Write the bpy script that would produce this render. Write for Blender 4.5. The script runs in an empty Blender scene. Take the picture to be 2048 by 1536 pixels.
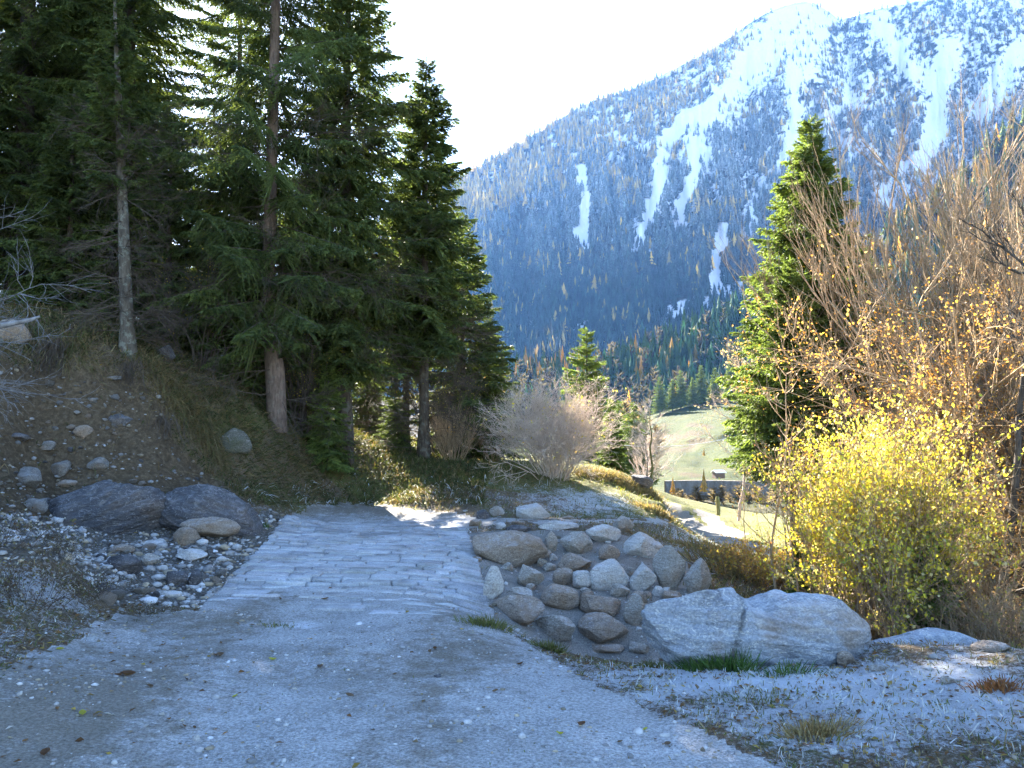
import bpy, bmesh, math, random
import numpy as np
from mathutils import Vector, Matrix, Euler, noise as mnoise

# ---------------------------------------------------------------- camera, sky, sun, exposure
SC = bpy.context.scene
COL = SC.collection
CAM_H, FPX, PITCH = 1.6, 1600.0, math.radians(2.93)
cam_data = bpy.data.cameras.new('camera')
cam = bpy.data.objects.new('camera', cam_data); COL.objects.link(cam)
cam_data.sensor_width = 36.0; cam_data.lens = 36.0 * FPX / 2048.0
cam_data.clip_start = 0.05; cam_data.clip_end = 20000.0
cam.location = (0, 0, CAM_H); cam.rotation_euler = (math.pi / 2 + PITCH, 0, 0)
SC.camera = cam
SUN_AZ, SUN_EL = math.radians(-24.0), math.radians(27.0)      # azimuth from +Y towards +X
world = bpy.data.worlds.new('World'); SC.world = world; world.use_nodes = True
wn = world.node_tree.nodes; wl = world.node_tree.links; wn.clear()
sky = wn.new('ShaderNodeTexSky'); sky.sky_type = 'NISHITA'; sky.sun_disc = False
sky.sun_elevation = SUN_EL; sky.sun_rotation = SUN_AZ
sky.altitude = 1200; sky.air_density = 1.0; sky.dust_density = 0.6; sky.ozone_density = 2.4
bg = wn.new('ShaderNodeBackground'); bg.inputs['Strength'].default_value = 0.05
wo = wn.new('ShaderNodeOutputWorld')
wl.new(sky.outputs[0], bg.inputs[0]); wl.new(bg.outputs[0], wo.inputs[0])
sl = bpy.data.lights.new('sun', 'SUN'); sl.energy = 5.0; sl.angle = math.radians(0.53); sl.color = (1.0, 0.93, 0.82)
sun = bpy.data.objects.new('sun', sl); COL.objects.link(sun)
sd = Vector((math.sin(SUN_AZ) * math.cos(SUN_EL), math.cos(SUN_AZ) * math.cos(SUN_EL), math.sin(SUN_EL)))
sun.rotation_euler = sd.to_track_quat('Z', 'Y').to_euler()
SC.view_settings.view_transform = 'Standard'; SC.view_settings.look = 'None'
SC.view_settings.exposure = 3.78; SC.view_settings.gamma = 1.0
SC.render.engine = 'CYCLES'
SC.cycles.use_denoising = True
SC.cycles.use_adaptive_sampling = True; SC.cycles.adaptive_threshold = 0.02
SC.cycles.max_bounces = 6; SC.cycles.diffuse_bounces = 3; SC.cycles.glossy_bounces = 1
SC.cycles.transmission_bounces = 2; SC.cycles.volume_bounces = 0; SC.cycles.transparent_max_bounces = 8
SC.cycles.caustics_reflective = False; SC.cycles.caustics_refractive = False

RG = np.random.default_rng(11)
random.seed(5)
CP, SP = math.cos(PITCH), math.sin(PITCH)

def P(u, v, Y):
    """world point that lies Y metres ahead along the line through photo position (u, v)"""
    cx = (np.asarray(u, float) - 1024) / FPX; cy = (768 - np.asarray(v, float)) / FPX
    t = Y / (CP - cy * SP)
    return np.stack([cx * t + 0 * t, Y + 0 * t, CAM_H + (SP + cy * CP) * t], -1)

def proj(x, y, z):
    y = np.maximum(y, 0.2)
    d = y * CP + (z - CAM_H) * SP
    return 1024 + FPX * x / d, 768 - FPX * (-y * SP + (z - CAM_H) * CP) / d

# ---------------------------------------------------------------- numpy noise
def _h(i, j, s):
    n = (i * 374761393 + j * 668265263 + s * 1442695041) & 0xffffffff
    n = ((n ^ (n >> 13)) * 1274126177) & 0xffffffff
    return ((n ^ (n >> 16)) & 0xffff) / 65535.0

def vn(x, y, s=0):
    x = np.asarray(x, float); y = np.asarray(y, float)
    xi = np.floor(x).astype(np.int64); yi = np.floor(y).astype(np.int64)
    fx = x - xi; fy = y - yi; fx = fx * fx * (3 - 2 * fx); fy = fy * fy * (3 - 2 * fy)
    a = _h(xi, yi, s); b = _h(xi + 1, yi, s); c = _h(xi, yi + 1, s); d = _h(xi + 1, yi + 1, s)
    return (a * (1 - fx) + b * fx) * (1 - fy) + (c * (1 - fx) + d * fx) * fy

def fbm(x, y, s=0, o=4):
    r = 0; a = .5; t = 0
    for k in range(o):
        r = r + a * vn(x, y, s + k * 7); t += a; a *= .5; x = x * 2.03 + 3.1; y = y * 2.03 + 1.7
    return r / t

def sstep(a, b, x):
    t = np.clip((x - a) / (b - a), 0, 1); return t * t * (3 - 2 * t)

def inpoly(u, v, poly):
    u = np.asarray(u, float); v = np.asarray(v, float); r = np.zeros(u.shape, bool); n = len(poly)
    for i in range(n):
        x0, y0 = poly[i]; x1, y1 = poly[(i + 1) % n]
        if y0 == y1: continue
        c = ((y0 > v) != (y1 > v)) & (u < (x1 - x0) * (v - y0) / (y1 - y0) + x0)
        r ^= c
    return r

# ---------------------------------------------------------------- mesh collecting
class MB:
    def __init__(s): s.v = []; s.f = []; s.c = []; s.m = []; s.n = 0
    def add(s, V, F, col=None, mi=0):
        V = np.asarray(V, float).reshape(-1, 3); F = np.asarray(F, int)
        if len(V) == 0 or len(F) == 0: return
        s.v.append(V); s.f.append(F + s.n); s.m.append(np.full(len(F), mi))
        if col is None: col = (1, 1, 1)
        col = np.asarray(col, float)
        if col.ndim == 1: col = np.broadcast_to(col, (len(V), 3))
        s.c.append(col); s.n += len(V)
    def mesh(s, name, mats, smooth=True):
        me = bpy.data.meshes.new(name)
        V = np.concatenate(s.v); C = np.concatenate(s.c)
        li = np.concatenate([f.ravel() for f in s.f])
        ks = np.concatenate([np.full(len(f), f.shape[1]) for f in s.f])
        st = np.concatenate([[0], np.cumsum(ks)[:-1]])
        me.vertices.add(len(V)); me.vertices.foreach_set('co', V.astype(np.float32).ravel())
        me.loops.add(len(li)); me.loops.foreach_set('vertex_index', li.astype(np.int32))
        me.polygons.add(len(ks)); me.polygons.foreach_set('loop_start', st.astype(np.int32))
        me.polygons.foreach_set('use_smooth', np.full(len(ks), smooth))
        me.polygons.foreach_set('material_index', np.concatenate(s.m).astype(np.int32))
        at = me.color_attributes.new('Col', 'FLOAT_COLOR', 'POINT')
        at.data.foreach_set('color', np.concatenate([C, np.ones((len(C), 1))], 1).astype(np.float32).ravel())
        for m in (mats if isinstance(mats, (list, tuple)) else [mats]): me.materials.append(m)
        me.update(calc_edges=True); me.validate()
        return me
    def build(s, name, mats, parent=None, smooth=True, loc=None):
        return link(name, s.mesh(name, mats, smooth), parent, loc)

def link(name, me, parent=None, loc=None):
    o = bpy.data.objects.new(name, me); COL.objects.link(o)
    if parent is not None: o.parent = parent
    if loc is not None: o.location = loc
    return o

def tag(o, label=None, cat=None, group=None, kind=None):
    if label: o['label'] = label
    if cat: o['category'] = cat
    if group: o['group'] = group
    if kind: o['kind'] = kind
    return o

def empty(name, loc, rz=0, s=1):
    o = bpy.data.objects.new(name, None); COL.objects.link(o)
    o.location = loc; o.rotation_euler = (0, 0, rz); o.scale = (s, s, s); o.empty_display_size = .2
    return o

# ---------------------------------------------------------------- materials
class M:
    """small node-graph writer"""
    def __init__(s, name, rough=0.9, spec=0.2):
        s.m = bpy.data.materials.new(name); s.m.use_nodes = True
        s.t = s.m.node_tree; s.b = s.t.nodes['Principled BSDF']; s.o = s.t.nodes['Material Output']
        s.b.inputs['Roughness'].default_value = rough
        s.b.inputs['Specular IOR Level'].default_value = spec
    def n(s, typ, **kw):
        x = s.t.nodes.new(typ)
        for k, v in kw.items():
            if k in ('i',):
                for kk, vv in v.items(): s.put(x.inputs[kk], vv)
            else: setattr(x, k, v)
        return x
    def put(s, sock, v):
        if isinstance(v, bpy.types.NodeSocket): s.t.links.new(v, sock)
        elif isinstance(v, (tuple, list)) and len(v) == 3 and sock.type == 'RGBA': sock.default_value = (*v, 1)
        else: sock.default_value = v
    def coord(s, kind='Object', scale=1.0, stretch=(1, 1, 1)):
        c = s.n('ShaderNodeTexCoord').outputs[kind]
        mp = s.n('ShaderNodeMapping', i={'Vector': c})
        mp.inputs['Scale'].default_value = tuple(scale * q for q in stretch)
        return mp.outputs[0]
    def noise(s, vec, scale, det=5, rough=.6, dist=0.0):
        x = s.n('ShaderNodeTexNoise', i={'Vector': vec, 'Scale': scale, 'Detail': det, 'Roughness': rough, 'Distortion': dist})
        return x.outputs['Fac']
    def vor(s, vec, scale, feat='F1', out='Distance', rnd=1.0):
        x = s.n('ShaderNodeTexVoronoi', i={'Vector': vec, 'Scale': scale, 'Randomness': rnd}); x.feature = feat
        return x.outputs[out]
    def ramp(s, fac, stops):
        r = s.n('ShaderNodeValToRGB', i={'Fac': fac}); e = r.color_ramp.elements
        while len(e) < len(stops): e.new(.5)
        for q, (p, c) in zip(e, stops):
            q.position = p; q.color = (c, c, c, 1) if isinstance(c, (int, float)) else (*c, 1)
        return r.outputs[0]
    def mix(s, f, a, b, mode='MIX'):
        x = s.n('ShaderNodeMix', data_type='RGBA', blend_type=mode)
        s.put(x.inputs[0], f); s.put(x.inputs[6], a); s.put(x.inputs[7], b)
        return x.outputs[2]
    def math(s, op, a, b=0.0, c=False):
        x = s.n('ShaderNodeMath', operation=op, use_clamp=c); s.put(x.inputs[0], a); s.put(x.inputs[1], b)
        return x.outputs[0]
    def attr(s, name='Col', out='Color'):
        x = s.n('ShaderNodeAttribute', attribute_name=name); return x.outputs[out]
    def up(s):
        g = s.n('ShaderNodeNewGeometry'); x = s.n('ShaderNodeSeparateXYZ', i={0: g.outputs['Normal']})
        return x.outputs[2]
    def bump(s, h, strength=.5, dist=.02):
        x = s.n('ShaderNodeBump', i={'Height': h, 'Strength': strength, 'Distance': dist})
        s.t.links.new(x.outputs[0], s.b.inputs['Normal']); return x.outputs[0]
    def col(s, c): s.put(s.b.inputs['Base Color'], c); return s
    def leafy(s, c, tr=.35, tint=(1, 1, 1)):
        """thin leaf: diffuse with part of the light passing through"""
        s.col(c)
        t = s.n('ShaderNodeBsdfTranslucent'); s.put(t.inputs[0], s.mix(1.0, c, tint, 'MULTIPLY'))
        x = s.n('ShaderNodeMixShader'); x.inputs[0].default_value = tr
        s.t.links.new(s.b.outputs[0], x.inputs[1]); s.t.links.new(t.outputs[0], x.inputs[2])
        s.t.links.new(x.outputs[0], s.o.inputs[0]); return s

def rnd_obj(m): return m.n('ShaderNodeObjectInfo').outputs['Random']

def rock_mat(name, base, dark, light, frost=.5, band=3.0, brown=(.16, .10, .06), brn=.4):
    m = M(name, .85, .25); c = m.coord('Object')
    w = m.n('ShaderNodeMapping', i={'Vector': c}); w.inputs['Scale'].default_value = (1, 1, 3.2); w.inputs['Rotation'].default_value = (.3, .25, 0)
    wv = w.outputs[0]
    n1 = m.noise(wv, band, 7, .62, .9)
    k = m.ramp(n1, [(.28, dark), (.46, base), (.60, base), (.74, light)])
    vein = m.ramp(m.noise(wv, band * 1.6, 4, .5, 2.2), [(.485, 0), (.505, 1), (.525, 0)])
    k = m.mix(m.math('MULTIPLY', vein, .8), k, light)
    k = m.mix(m.math('MULTIPLY', m.ramp(m.noise(c, 2.1, 5), [(.5, 0), (.66, 1)]), brn), k, brown)
    sp = m.noise(c, 60, 3); k = m.mix(.55, k, m.ramp(sp, [(.3, .25), (.7, .85)]), 'OVERLAY')
    fr = m.math('MULTIPLY', m.ramp(m.up(), [(.45, 0), (.95, 1)]), m.ramp(m.noise(c, 9, 7, .7), [(.46, 0), (.62, 1)]))
    k = m.mix(m.math('MULTIPLY', fr, frost), k, (.72, .75, .8))
    m.col(k)
    h = m.math('ADD', m.noise(wv, band * 3, 8, .65, .5), m.math('MULTIPLY', m.noise(c, 45, 4), .35))
    m.bump(h, 1.0, .05)
    return m.m
ROCK = rock_mat('grey schist', (.37, .335, .29), (.13, .115, .10), (.72, .67, .58), band=6.5, brn=.6, brown=(.28, .19, .11))
ROCK_S = rock_mat('weathered dull stone', (.20, .185, .165), (.085, .078, .07), (.42, .39, .35), .25, 5.0, (.16, .11, .07), .6)
ROCK_B = rock_mat('bluish boulder gneiss', (.31, .335, .37), (.11, .115, .13), (.68, .66, .60), .35, 3.0, (.27, .19, .12), .65)
ROCK_D = rock_mat('dark slate boulder', (.085, .083, .088), (.045, .042, .045), (.30, .28, .27), .15, 2.0, (.17, .12, .08), .35)
ROCK_W = rock_mat('brown bedded stone', (.33, .26, .20), (.13, .10, .08), (.72, .62, .50), .3, 8.5, (.27, .17, .09), .6)
ROCK_M = rock_mat('mossy rock', (.12, .115, .09), (.05, .05, .035), (.34, .33, .30), .0, 5.0, (.07, .075, .025), .6)
ROCK_L = rock_mat('pale stone', (.48, .46, .43), (.25, .23, .21), (.72, .69, .64), .5, 3.0, (.36, .25, .15), .4)

def bark_mat(name, a, b, lich=.0, sc=1.0):
    m = M(name, .95, .1); c = m.coord('Object', 1, (1, 1, .25))
    n = m.noise(c, 22 * sc, 6, .65); k = m.ramp(n, [(.3, a), (.68, b)])
    if lich: k = m.mix(m.math('MULTIPLY', m.ramp(m.noise(m.coord('Object'), 9, 5), [(.52, 0), (.6, 1)]), lich), k, (.30, .33, .27))
    m.col(k); m.bump(n, .8, .02); return m.m
BARK = bark_mat('spruce bark', (.035, .028, .022), (.11, .088, .068), .2)
BARK_R = bark_mat('reddish bark', (.07, .05, .04), (.20, .145, .115), .1)
BARK_G = bark_mat('grey bark', (.05, .043, .035), (.15, .13, .105), .35)
BARK_T = bark_mat('pale twig bark', (.22, .145, .085), (.46, .35, .225))
BARK_P = bark_mat('pinkish twig bark', (.46, .35, .27), (.72, .60, .50))
BARK_F = bark_mat('frosted twig bark', (.11, .10, .095), (.29, .29, .30))
BARK_M = bark_mat('mossy bark', (.09, .09, .03), (.22, .20, .09))
BARK_K = bark_mat('dead twig bark', (.05, .04, .032), (.15, .12, .095))

def needle_mat(name, d, l, tr=.25):
    m = M(name, .6, .3); c = m.coord('Object')
    k = m.ramp(m.noise(c, 1.7, 3), [(.35, d), (.65, l)])
    k = m.mix(1.0, k, m.attr(), 'MULTIPLY')
    m.leafy(k, tr, (1.0, 1.0, .55)); return m.m
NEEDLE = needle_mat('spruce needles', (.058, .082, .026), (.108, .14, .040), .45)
NEEDLE_S = needle_mat('sunlit-painted spruce needles', (.10, .145, .035), (.165, .215, .055), .45)  # lighter copy of the spruce needles, sunlight painted into the green

def leaf_mat(name, tr=.45):
    m = M(name, .6, .3); m.leafy(m.attr(), tr, (1.25, 1.15, .6)); return m.m
LEAF = leaf_mat('thin leaf', .5)
GRASSM = leaf_mat('grass blade', .3)
def plain_col(name, rough=.9):
    m = M(name, rough, .2); c = m.coord('Object'); k = m.mix(.5, m.attr(), m.ramp(m.noise(c, 30, 4), [(.3, .3), (.7, .8)]), 'OVERLAY'); m.col(k); return m.m
PEBBLEM = plain_col('pebble stone')
# ---------------------------------------------------------------- near ground surface
CTRL = [ # (u, v, Y) measured on the ground
 (1024,1536,3.73),(300,1536,3.68),(0,1536,3.6),(1700,1536,3.75),(2048,1536,3.6),
 (1024,1400,4.7),(500,1400,4.7),(0,1400,4.3),(1500,1420,4.55),(2048,1400,4.4),
 (0,1250,5.6),(0,1120,6.4),(-250,1150,5.8),(130,1120,7.0),(190,1190,7.0),(215,1235,6.7),
 (700,1300,5.85),(300,1290,5.95),(1024,1320,5.75),(1250,1360,5.15),(1500,1350,5.3),(1700,1330,5.4),
 (1200,1322,5.9),(1320,1335,5.75),
 (1720,1300,5.7),(1850,1295,5.75),(2048,1300,5.3),(2300,1300,5.0),
 (400,1215,7.1),(600,1235,7.0),(990,1243,7.2),(800,1180,8.2),(470,1150,8.7),(530,1090,10.2),(580,1033,13.0),
 (955,1120,9.95),(930,1065,11.9),(750,1060,11.9),(700,1018,14.2),(900,1020,14.2),(750,1003,15.6),
 (330,1190,7.7),(350,1120,9.2),(200,1120,9.0),(450,1080,10.4),(100,1050,9.8),(0,1030,9.0),
 (100,960,11.2),(300,960,11.7),(500,1000,12.4),(100,850,11.8),(0,850,11.0),(250,840,12.2),(0,720,11.6),
 (-250,700,11.5),(150,740,12.2),(250,712,12.9),(300,740,13.0),(400,800,13.6),(350,860,12.7),(450,850,13.6),
 (520,830,14.7),(500,900,13.6),(400,950,12.6),(600,950,14.6),(560,1012,13.6),(650,995,15.0),
 (620,880,16.2),(700,935,16.4),(0,600,17),(255,640,17),(-400,560,17),(525,770,19),(700,860,22),(800,900,20),
 (760,960,16.2),(850,925,17.4),(850,985,14.9),(930,1015,14.0),(780,880,24),(900,900,23),
 (1000,945,17),(1000,1005,14.3),(950,1035,13.3),(1060,1042,12.8),(1150,1035,14.2),(1250,1036,14.4),(1330,1042,14.6),
 (1130,950,18.2),(1200,935,20),(1050,1000,15.0),(1200,1000,16),(1250,960,18.6),(1300,975,19),(1325,1008,17.6),(1335,1030,16.6),
 (1100,930,24),(1180,925,25),
 # apron: far top, face, foot
 (1000,1066,11.75),(1150,1062,11.7),(1280,1080,11.3),(1370,1120,10.9),
 (1050,1150,9.95),(1200,1150,10.0),(1320,1160,10.0),(1010,1190,8.6),(1100,1220,8.75),(1250,1220,8.9),
 (1060,1275,7.75),(1150,1300,8.2),(1260,1305,8.3),(1350,1270,8.6),(1400,1190,9.4),
 # bank right of the apron, ravine
 (1400,1090,12.3),(1470,1140,11.2),(1540,1190,10.2),(1450,1200,9.7),(1600,1240,9.2),(1750,1270,9.0),(2000,1290,8.8),
 (1560,1150,14),(1500,1110,17),(1650,1130,14),(1850,1130,13),(2048,1120,12),(2300,1100,12),
 (1450,1075,21),(1390,1035,24),(1370,1012,29),(1540,1070,24),(1700,1060,26),(2048,1040,26),
 (1330,985,36),(1400,1003,40),(1435,1030,37),(1520,1028,42),(1700,1030,44),(2048,1020,46),(1480,1050,28),
 (1250,950,32),(1150,935,40),(1000,925,44),(800,890,40),
]
W = [tuple(P(*c)) for c in CTRL]
W += [(0,0,0),(-3,0,.05),(3,0,.0),(0,-8,0),(-8,-6,.6),(8,-6,.2),(-8,2,1.0),(7,2,.25),(6.5,4.5,.1),
      (-14,8,4.2),(-16,16,6.0),(-25,12,7.5),(-22,26,7.0),(-10,26,3.3),(-14,40,4.2),(-30,45,7),(-4,32,.8),
      (1.5,7.4,-.95),(2.6,7.3,-1.15),(4.2,7.2,-1.5),(6.5,7.6,-1.7),(10,8,-2.0),(16,9,-2.6),(20,18,-3.0),(30,30,-4.2),(3.4,8.3,-1.25),
      (40,50,-7),(12,50,-5.0),(0,56,-3.2),(60,55,-9),(-60,55,9),(1.9,6.3,-.35),(3.0,6.25,-.35),(4.6,6.6,-.8),(-6,56,0.5),
      (3.65,17,-.80),(3.3,15.6,-.55),(4.3,19,-1.05),(3.9,21,-1.15),(4.7,24,-1.42),(6.2,24,-1.5),(5.6,28,-1.85),(6.6,33,-2.3),(2.95,18.2,-.12),(3.2,20.5,-.3)]
W = np.array(W); CX, CY, CZ = W.T
def _phi(dx, dy): return np.sqrt(dx * dx + dy * dy + .04)
_A = np.zeros((len(W) + 3,) * 2); _A[:-3, :-3] = _phi(CX[:, None] - CX, CY[:, None] - CY)
_A[:-3, -3] = 1; _A[:-3, -2] = CX; _A[:-3, -1] = CY; _A[-3:, :-3] = _A[:-3, -3:].T
_A[np.arange(len(W)), np.arange(len(W))] -= .004
_w = np.linalg.solve(_A, np.concatenate([CZ, [0, 0, 0]]))
def h0(x, y):
    x = np.asarray(x, float); y = np.asarray(y, float); s = x.shape; x = x.ravel(); y = y.ravel()
    o = np.empty(len(x))
    for a in range(0, len(x), 40000):
        b = slice(a, a + 40000)
        o[b] = _phi(x[b, None] - CX, y[b, None] - CY) @ _w[:-3] + _w[-3] + _w[-2] * x[b] + _w[-1] * y[b]
    return o.reshape(s)

ROADP = [(-600,1640),(-200,1420),(60,1320),(235,1232),(400,1215),(470,1150),(530,1090),(578,1033),(600,1014),(760,1008),(930,1029),(960,1036),
         (1050,1037),(1340,1037),(1335,1046),(1060,1046),(945,1052),(930,1065),(955,1130),(990,1243),(1060,1290),(1200,1370),(1380,1450),(1600,1545),(1720,1640)]
PAVEP = [(400,1212),(470,1150),(530,1090),(578,1033),(760,1040),(930,1062),(955,1120),(990,1243),(700,1236)]
APRON = [(934,1066),(1000,1062),(1150,1060),(1280,1076),(1370,1112),(1398,1180),(1380,1290),(1300,1325),(1160,1312),(1060,1282),(994,1245),(956,1122)]
SUNROAD = [(1322,1003),(1352,1006),(1400,1045),(1470,1075),(1545,1098),(1560,1112),(1440,1108),(1405,1078),(1350,1042)]
SUNROAD2 = [(1400,1012),(1420,1016),(1450,1050),(1500,1068),(1470,1080),(1415,1050),(1385,1020)]
SCREE = [(-300,1020),(60,1030),(250,1050),(480,1030),(540,1022),(575,1033),(530,1090),(470,1150),(400,1215),(220,1215),(150,1130),(-300,1100)]
SCAR = [(-300,700),(150,740),(260,740),(340,800),(345,880),(420,950),(500,1010),(400,1060),(60,1060),(-300,1060)]

def ctype(x, y, z):
    """0 soil and grass, 1 road, 2 apron concrete, 3 scree, 4 earth scar"""
    u, v = proj(x, y, z); r = np.zeros(np.shape(x), int)
    wob = (46 * (fbm(x * 3.5, y * 3.5, 5) - .5) + 26 * (fbm(x * 17, y * 17, 6, 3) - .5)) * 6 / np.maximum(y, 3)
    near = y < 16.2
    r[inpoly(u + wob, v, SCAR) & (y < 14)] = 4
    r[inpoly(u + wob, v, SCREE) & (y < 14)] = 3
    r[inpoly(u + wob, v + wob * .8, ROADP) & near] = 1
    r[inpoly(u, v, PAVEP) & near] = 1
    r[(y < 3.4) & (np.abs(x) < 2.6 + wob * .03)] = 1
    r[inpoly(u, v, APRON) & (y < 12.4) & (y > 7)] = 2
    far = (y > 16) & (y < 34)
    r[(inpoly(u + wob * .5, v, SUNROAD) | inpoly(u + wob * .5, v, SUNROAD2)) & far] = 1
    return r

def h(x, y):
    z = h0(x, y)
    x = np.asarray(x, float); y = np.asarray(y, float)
    t = ctype(x, y, z)
    amp = np.choose(t, [.10, .02, .02, .09, .24])
    z = z + amp * (fbm(x * 1.3, y * 1.3, 3, 5) - .5)
    return z

# fan-shaped grid, finer near the viewpoint
ys = [-7.0]
while ys[-1] < 58: ys.append(ys[-1] + (0.12 if ys[-1] < 2 else 0.018 + .0075 * max(ys[-1] - 2, 0)))
ys = np.array(ys); aa = np.concatenate([np.arange(-1.6, -.85, .02), np.arange(-.85, .85, .0042), np.arange(.85, 1.6, .02)])
GA, GY = np.meshgrid(aa, ys); GX = GA * (5 + np.maximum(GY, 0) * .95)
GZ0 = h0(GX, GY); GT = ctype(GX, GY, GZ0)
def soften(a, n):
    a = a.astype(float)
    for _ in range(n):
        a[1:-1, 1:-1] = (a[1:-1, 1:-1] * 2 + a[:-2, 1:-1] + a[2:, 1:-1] + a[1:-1, :-2] + a[1:-1, 2:]) / 6
    return a
amp = soften(np.choose(GT, [.10, .02, .02, .09, .24]), 3)
f1 = soften(np.choose(GT, [.045, .010, .012, .06, .13]), 3)
GZ = GZ0 + amp * (fbm(GX * 1.3, GY * 1.3, 3, 5) - .5) + f1 * (fbm(GX * 9, GY * 9, 9, 4) - .5)
# wheel tracks pressed in the gravel
GZ -= .035 * soften(inpoly(*proj(GX, GY, GZ0), PAVEP) & (GY > 8.3) & (GY < 13.3), 1)
GZ -= .018 * soften(GT == 1, 4) * (GY < 8) * (np.exp(-((GX + 1.35 + .03 * GY) / .28) ** 2) + np.exp(-((GX - .55 - .02 * GY) / .28) ** 2))
GV = np.stack([GX, GY, GZ], -1).reshape(-1, 3)
R_, C_ = GX.shape
idx = np.arange(R_ * C_).reshape(R_, C_)
GF = np.stack([idx[:-1, :-1], idx[:-1, 1:], idx[1:, 1:], idx[1:, :-1]], -1).reshape(-1, 4)
ctr = GV[GF].mean(1); GZc = h0(ctr[:, 0], ctr[:, 1]); FT = ctype(ctr[:, 0], ctr[:, 1], GZc)

def hs(x, y):
    """height of the finished sheet, read off its grid"""
    x = np.asarray(x, float); y = np.asarray(y, float)
    a = x / (5 + np.maximum(y, 0) * .95)
    j = np.clip(np.searchsorted(aa, a) - 1, 0, len(aa) - 2); i = np.clip(np.searchsorted(ys, y) - 1, 0, len(ys) - 2)
    fa = np.clip((a - aa[j]) / (aa[j + 1] - aa[j]), 0, 1); fy = np.clip((y - ys[i]) / (ys[i + 1] - ys[i]), 0, 1)
    return (GZ[i, j] * (1 - fa) + GZ[i, j + 1] * fa) * (1 - fy) + (GZ[i + 1, j] * (1 - fa) + GZ[i + 1, j + 1] * fa) * fy

_hy = np.concatenate([np.arange(2.5, 20, .03), np.arange(20, 57, .2)])
def hit(u, v):
    """first ground point seen at (u, v)"""
    p = P(u, v, _hy); g = hs(p[:, 0], p[:, 1]); k = np.nonzero(p[:, 2] < g)[0]
    k = k[0] if len(k) else len(_hy) - 1
    return np.array([p[k, 0], p[k, 1], g[k]])

# vertex colour channels: r = frost/snow amount, g = greenness, b = dry-leaf litter
def gchan(x, y, z):
    u, v = proj(x, y, z)
    fr = .25 + .06 * (y < 6.6)
    def blob(cu, cv, ru, rv, a): return a * np.exp(-((u - cu) / ru) ** 2 - ((v - cv) / rv) ** 2)
    n = fbm(x * 2.2, y * 2.2, 21, 4)
    fr = fr + blob(1540,1362,270,30,.75) + blob(1900,1400,240,70,.30) + blob(1600,1450,450,90,.16) + blob(1180,992,130,40,.36) * (y < 22) + blob(120,1180,120,50,.12)
    fr = fr + blob(1390,1085,60,40,.35) + blob(1090,1270,60,25,.5) + blob(600,1250,60,9,.9) + blob(800,1140,220,70,.2) + blob(350,1120,160,60,.3)
    fr = np.where(u < 700, np.where(v < 960, fr * .12, fr), fr)
    fr = fr * (1 - sstep(15.5, 18.5, y)) * (.45 + 1.1 * fbm(x * 5, y * 5, 22, 4))
    mid = np.exp(-((x + .42 + .015 * y) / .30) ** 2) + np.exp(-((x - 1.35 - .02 * y) / .25) ** 2) + np.exp(-((x + 2.1 + .03 * y) / .3) ** 2); dirt = .42 * mid * (y < 8) + blob(700,1335,190,60,.35) + blob(60,1420,300,150,.8) + blob(1000,1300,90,40,.5) + blob(300,1240,200,25,.5) + blob(750,1020,250,16,.9)
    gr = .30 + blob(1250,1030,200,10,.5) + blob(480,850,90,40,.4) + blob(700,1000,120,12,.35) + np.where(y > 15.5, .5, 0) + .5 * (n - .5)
    br = .4 + blob(1480,1140,90,60,.5) + blob(600,950,160,60,.3) + blob(1000,980,120,40,.2)
    gr = np.where(inpoly(u, v, ROADP) & (y < 17), dirt, gr)
    return np.stack([np.clip(fr, 0, 1.3), np.clip(gr, 0, 1), np.clip(br, 0, 1)], -1)
GC = gchan(GX, GY, GZ).reshape(-1, 3)

def sub(sel, name, mat, parent=None):
    F = GF[sel]; u, inv = np.unique(F, return_inverse=True)
    b = MB(); b.add(GV[u], inv.reshape(-1, 4), GC[u]); return b.build(name, mat, parent)

def soil_mat():
    m = M('frosty soil and turf', .95, .15); c = m.coord('Object'); a = m.attr(); s = m.n('ShaderNodeSeparateColor', i={0: a})
    n1 = m.noise(c, 5.5, 8, .7); n2 = m.noise(c, 38, 6, .7); n3 = m.noise(c, 150, 3, .7)
    k = m.ramp(n2, [(.3, (.07, .052, .034)), (.5, (.17, .13, .085)), (.7, (.30, .245, .17))])
    g = m.ramp(n2, [(.3, (.06, .075, .02)), (.7, (.19, .19, .06))])
    k = m.mix(m.ramp(m.math('ADD', m.math('MULTIPLY', s.outputs[1], .9), m.math('SUBTRACT', n1, .55)), [(.25, 0), (.55, 1)]), k, g)
    l = m.ramp(m.noise(c, 26, 5, .7, 1.0), [(.35, (.10, .055, .025)), (.7, (.32, .20, .10))])
    k = m.mix(m.math('MULTIPLY', m.ramp(m.noise(c, 14, 6, .75), [(.48, 0), (.58, 1)]), s.outputs[2]), k, l)
    f = m.math('ADD', m.math('MULTIPLY', s.outputs[0], .42), m.math('MULTIPLY', m.noise(c, 19, 10, .88), .85))
    k = m.mix(m.ramp(f, [(.57, 0), (.66, .75), (.85, 1)]), k, (.66, .69, .74))
    k = m.mix(.5, k, m.ramp(n3, [(.3, .2), (.7, .85)]), 'OVERLAY')
    m.col(k); m.bump(m.math('ADD', n2, m.math('MULTIPLY', n3, .5)), 1.0, .04); return m.m
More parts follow.
